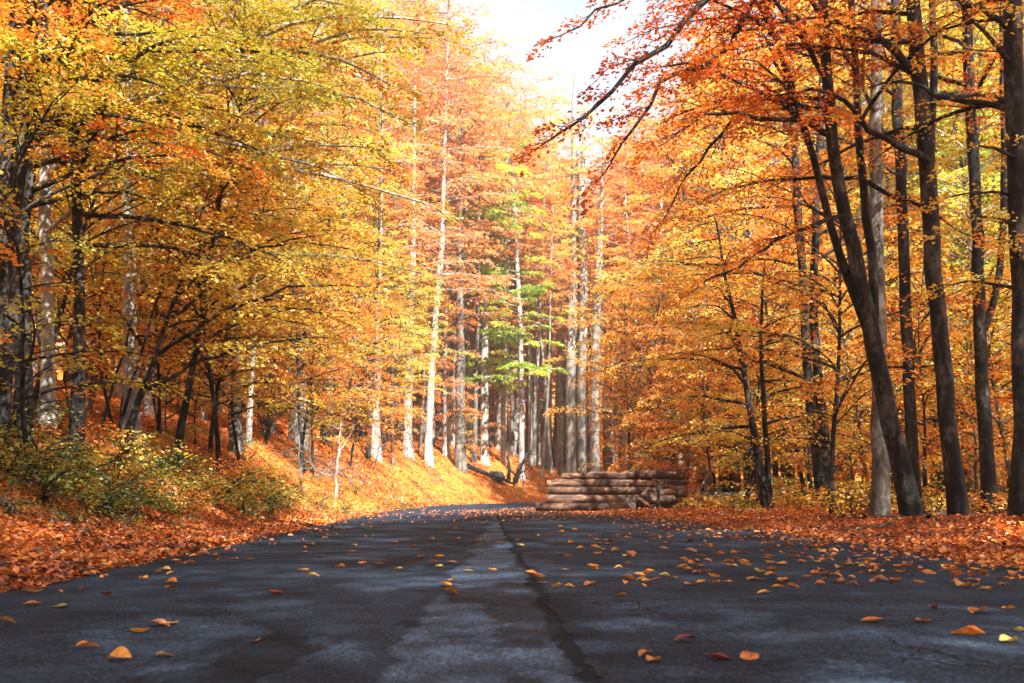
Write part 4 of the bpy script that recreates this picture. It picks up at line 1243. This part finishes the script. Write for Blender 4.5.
# ---------------------------------------------------------------- leaves lying on the road
def road_leaf_mesh(seed):
    r = np.random.default_rng(seed)
    nu, nv = 7, 5
    uu = np.linspace(0, 1, nu); vv = np.linspace(-1, 1, nv)
    wdt = .32 * np.sin(np.pi * np.clip(uu, .0, 1) ** .85) ** .8 + .004
    cx, cy, fold = r.uniform(-.5, .7), r.uniform(.1, .9), r.uniform(.02, .35)
    vs = []
    for i_, a in enumerate(uu):
        for b in vv:
            w_ = wdt[i_] * (1 + .06 * math.sin(a * 30) * abs(b))
            z = cx * (a - .5) ** 2 * 1.2 + cy * (b * wdt[i_]) ** 2 * 2.2 + fold * abs(b) * wdt[i_] + .02 * math.sin(a * 9 + b * 3 + seed)
            vs.append((a - .5, b * w_, z))
    vs = np.array(vs); vs[:, 2] -= vs[:, 2].min()
    fs = [(i_ * nv + j, (i_ + 1) * nv + j, (i_ + 1) * nv + j + 1, i_ * nv + j + 1) for i_ in range(nu - 1) for j in range(nv - 1)]
    me = mesh_from('fallen_leaf_blade', vs, np.array(fs), 4, [LM['litter']], np.full(len(fs), .5), smooth=True)
    w = Wood(); c0 = vs[2]
    w.tube([c0, c0 + np.array([-.12, .01, .015]), c0 + np.array([-.24, r.uniform(-.08, .08), .03])], [.013, .01, .009], 4)
    return me, w


def dry_leaf_mat(name, a, b, c):
    m, n, l = new_mat(name)
    tc = n.new('ShaderNodeTexCoord'); no = n.new('ShaderNodeTexNoise'); no.inputs['Scale'].default_value = 4.5; no.inputs['Detail'].default_value = 5
    l.new(tc.outputs['Object'], no.inputs['Vector'])
    r = ramp(n, [(.33, a), (.5, b), (.66, c)]); l.new(no.outputs[0], r.inputs[0])
    df = n.new('ShaderNodeBsdfPrincipled'); df.inputs['Roughness'].default_value = .5; l.new(r.outputs[0], df.inputs['Base Color'])
    tr = n.new('ShaderNodeBsdfTranslucent'); l.new(r.outputs[0], tr.inputs[0])
    mx = n.new('ShaderNodeMixShader'); mx.inputs[0].default_value = .25
    l.new(df.outputs[0], mx.inputs[1]); l.new(tr.outputs[0], mx.inputs[2])
    o = n.new('ShaderNodeOutputMaterial'); l.new(mx.outputs[0], o.inputs[0])
    return m


LEAFM = {'orange': dry_leaf_mat('leaf_orange', (.30, .07, .015), (.70, .19, .022), (.80, .30, .04)),
         'amber': dry_leaf_mat('leaf_amber', (.34, .11, .02), (.72, .28, .035), (.76, .38, .06)),
         'yellow': dry_leaf_mat('leaf_yellow', (.40, .18, .04), (.66, .42, .08), (.60, .48, .11)),
         'brown': dry_leaf_mat('leaf_brown', (.22, .07, .02), (.42, .15, .04), (.55, .24, .08)),
         'dark red': dry_leaf_mat('leaf_dark_red', (.10, .010, .008), (.22, .02, .012), (.32, .045, .02))}
LV = []
for s_ in range(8):
    me, w = road_leaf_mesh(s_)
    LV.append((me, w.mesh('fallen_leaf_stalk', BARK['grey'])))

spots = [(88, 644, 'orange', 1), (119, 657, 'amber', 1.1), (140, 629, 'amber', 1), (160, 622, 'brown', 1), (168, 621, 'amber', 1), (165, 654, 'amber', .7), (59, 602, 'yellow', 1), (32, 599, 'orange', 1), (8, 617, 'amber', .9),
         (35, 587, 'amber', 1), (106, 590, 'dark red', .8), (143, 575, 'amber', 1), (171, 579, 'orange', 1), (165, 567, 'yellow', 1.1), (275, 592, 'dark red', 1.1), (303, 570, 'brown', 1.1), (313, 575, 'amber', 1), (256, 640, 'brown', .5),
         (340, 566, 'orange', .9), (362, 563, 'orange', .8), (250, 557, 'amber', 1), (197, 552, 'dark red', .9), (434, 561, 'orange', 1), (453, 582, 'brown', 1), (446, 586, 'amber', 1.1), (451, 594, 'orange', 1), (493, 570, 'amber', .9),
         (487, 536, 'orange', 1), (500, 542, 'orange', 1), (521, 544, 'yellow', 1), (543, 584, 'amber', 1), (556, 588, 'amber', .9), (531, 573, 'orange', 1), (621, 597, 'brown', .8), (571, 542, 'orange', 1), (598, 553, 'amber', 1),
         (632, 553, 'orange', 1.2), (628, 564, 'orange', .7), (682, 568, 'amber', 1), (701, 567, 'amber', 1), (727, 566, 'amber', .9), (758, 580, 'brown', 1.1), (764, 594, 'amber', .9), (782, 580, 'brown', .9), (807, 578, 'brown', .8),
         (839, 568, 'amber', 1), (860, 563, 'yellow', 1.1), (881, 580, 'brown', 1), (852, 585, 'orange', 1), (929, 571, 'orange', 1.2), (963, 585, 'amber', 1.3), (984, 588, 'yellow', .8), (1004, 582, 'amber', .8), (934, 610, 'dark red', .9),
         (979, 614, 'orange', 1.2), (1009, 609, 'amber', .9), (872, 624, 'orange', 1), (924, 624, 'orange', 1), (968, 638, 'orange', 1.35), (1009, 645, 'yellow', 1.1), (1020, 634, 'yellow', .6), (685, 643, 'dark red', 1), (718, 661, 'dark red', 1.05),
         (749, 661, 'orange', .9), (646, 657, 'amber', .8), (654, 663, 'amber', .7), (817, 562, 'yellow', .8), (816, 548, 'amber', .9), (747, 552, 'orange', 1), (770, 556, 'amber', 1), (735, 553, 'orange', 1.2), (795, 556, 'orange', 1), (712, 545, 'orange', 1), (690, 549, 'brown', 1)]
leaves = []


def road_leaf(x, y, col, s, tag_):
    v = LV[int(rng.integers(8))]
    o = empty('fallen_leaf', (x, y, road_z(x, y) + .003), U(0, 6.28), .078 * s)
    o.scale = (.078 * s * U(.85, 1.1), .078 * s * U(.7, 1.3), .078 * s * U(.6, 1.1))
    o.rotation_euler = (rng.normal(0, .12), rng.normal(0, .12), U(-.9, .9) + (math.pi if U() < .5 else 0))
    obj('blade', v[0], o, LEAFM[col]); obj('stalk', v[1], o)
    leaves.append((o, col, x, y, tag_))


for px, py, col, s in spots:
    p = on_ground(px, py + 2, .03)
    road_leaf(p.x, p.y, col, s, True)
k = 0
while k < 215:
    if U() < .72: px, py = U(560, 1015), U(527, 590)
    else: px, py = U(150, 560), U(522, 580)
    if py > 545 and U() < .6: continue
    p = on_ground(px, py, .03)
    if sdist(p.x, p.y, LEFTS)[0] > -.15 or sdist(p.x, p.y, RIGHTS)[0] < .15: continue
    if px < 560 and U() < .45 : continue
    road_leaf(p.x, p.y, pick({'orange': 4, 'amber': 4, 'yellow': 1, 'brown': 3, 'dark red': .4}), U(.7, 1.15), False); k += 1
byc = {}
for t in leaves: byc.setdefault((t[1], t[2] < .15, t[4]), []).append(t)
for (col, lft, named), ts in byc.items():
    ts.sort(key=lambda t: math.hypot(t[2], t[3]))
    side = 'left of the road joint' if lft else 'right of the road joint'
    for k, t in enumerate(ts):
        if named:
            rank = 'closest' if k == 0 else ordinal(k + 1) + ' closest'
            props(t[0], f'{col} fallen leaf {side}, {rank} of that colour', 'leaf', 'fallen leaves on the road')
        else:
            props(t[0], f'small {col} leaf, one of many scattered {side}', 'leaf', f'small {col} leaves {side}')

# ---------------------------------------------------------------- light, sky
HAZE = 0.0008
if HAZE:
    x0, x1, y0, y1, z0, z1 = -460, 460, -90, 680, -3, 46
    hv = [(x, y, z) for z in (z0, z1) for y in (y0, y1) for x in (x0, x1)]
    hf = [(0, 2, 3, 1), (4, 5, 7, 6), (0, 1, 5, 4), (2, 6, 7, 3), (0, 4, 6, 2), (1, 3, 7, 5)]
    hm, n_, l_ = new_mat('haze')
    pv = n_.new('ShaderNodeVolumePrincipled'); pv.inputs['Color'].default_value = (1, .97, .93, 1)
    pv.inputs['Density'].default_value = HAZE; pv.inputs['Anisotropy'].default_value = .2
    ho = n_.new('ShaderNodeOutputMaterial'); l_.new(pv.outputs[0], ho.inputs['Volume'])
    props(obj('haze', mesh_from('haze', np.array(hv, float), np.array(hf), 4, [hm])), 'thin sunlit autumn haze filling the wood', 'haze', kind='stuff')
sc = bpy.context.scene
AZ = (0.52, -0.85)          # horizontal direction towards the sun
EL = R(47)
az = math.atan2(AZ[1], AZ[0])
sd = Vector((math.cos(az) * math.cos(EL), math.sin(az) * math.cos(EL), math.sin(EL)))
sl = D.lights.new('sun', 'SUN'); sl.energy = 5.0; sl.angle = R(.53); sl.color = (1, .93, .82)
so = D.objects.new('sun', sl); C.objects.link(so); so.rotation_euler = sd.to_track_quat('Z', 'Y').to_euler(); so.location = (0, 0, 40)
w = D.worlds.new('World'); sc.world = w; w.use_nodes = True
nt = w.node_tree; nt.nodes.clear()
sky = nt.nodes.new('ShaderNodeTexSky'); sky.sky_type = 'NISHITA'; sky.sun_disc = False
sky.sun_elevation = EL; sky.sun_rotation = math.atan2(sd.x, sd.y)
sky.air_density = 1.0; sky.dust_density = 2.5; sky.ozone_density = 1.0
tc = nt.nodes.new('ShaderNodeTexCoord')
mp = nt.nodes.new('ShaderNodeMapping'); mp.inputs['Scale'].default_value = (1, 1, 2.2)
nt.links.new(tc.outputs['Generated'], mp.inputs[0])
cn = nt.nodes.new('ShaderNodeTexNoise'); cn.inputs['Scale'].default_value = 2.6; cn.inputs['Detail'].default_value = 7; cn.inputs['Roughness'].default_value = .55
nt.links.new(mp.outputs[0], cn.inputs['Vector'])
cr = ramp(nt.nodes, [(.36, (.35, .35, .35)), (.66, (.95, .95, .95))]); nt.links.new(cn.outputs[0], cr.inputs[0])
mxw = nt.nodes.new('ShaderNodeMix'); mxw.data_type = 'RGBA'
nt.links.new(cr.outputs[0], mxw.inputs[0]); nt.links.new(sky.outputs[0], mxw.inputs[6]); mxw.inputs[7].default_value = (5.7, 6.1, 6.5, 1)
bg = nt.nodes.new('ShaderNodeBackground'); bg.inputs[1].default_value = .052
wo = nt.nodes.new('ShaderNodeOutputWorld')
nt.links.new(mxw.outputs[2], bg.inputs[0]); nt.links.new(bg.outputs[0], wo.inputs[0])
sc.view_settings.view_transform = 'Standard'; sc.view_settings.look = 'None'
sc.view_settings.gamma = 1; sc.view_settings.exposure = 2.15
sc.render.engine = 'CYCLES'
cy = sc.cycles
cy.max_bounces = 7; cy.diffuse_bounces = 3; cy.transmission_bounces = 5; cy.glossy_bounces = 2; cy.transparent_max_bounces = 4
cy.caustics_reflective = False; cy.caustics_refractive = False
cy.sample_clamp_indirect = 6
cy.use_denoising = True
print('objects', len(D.objects))
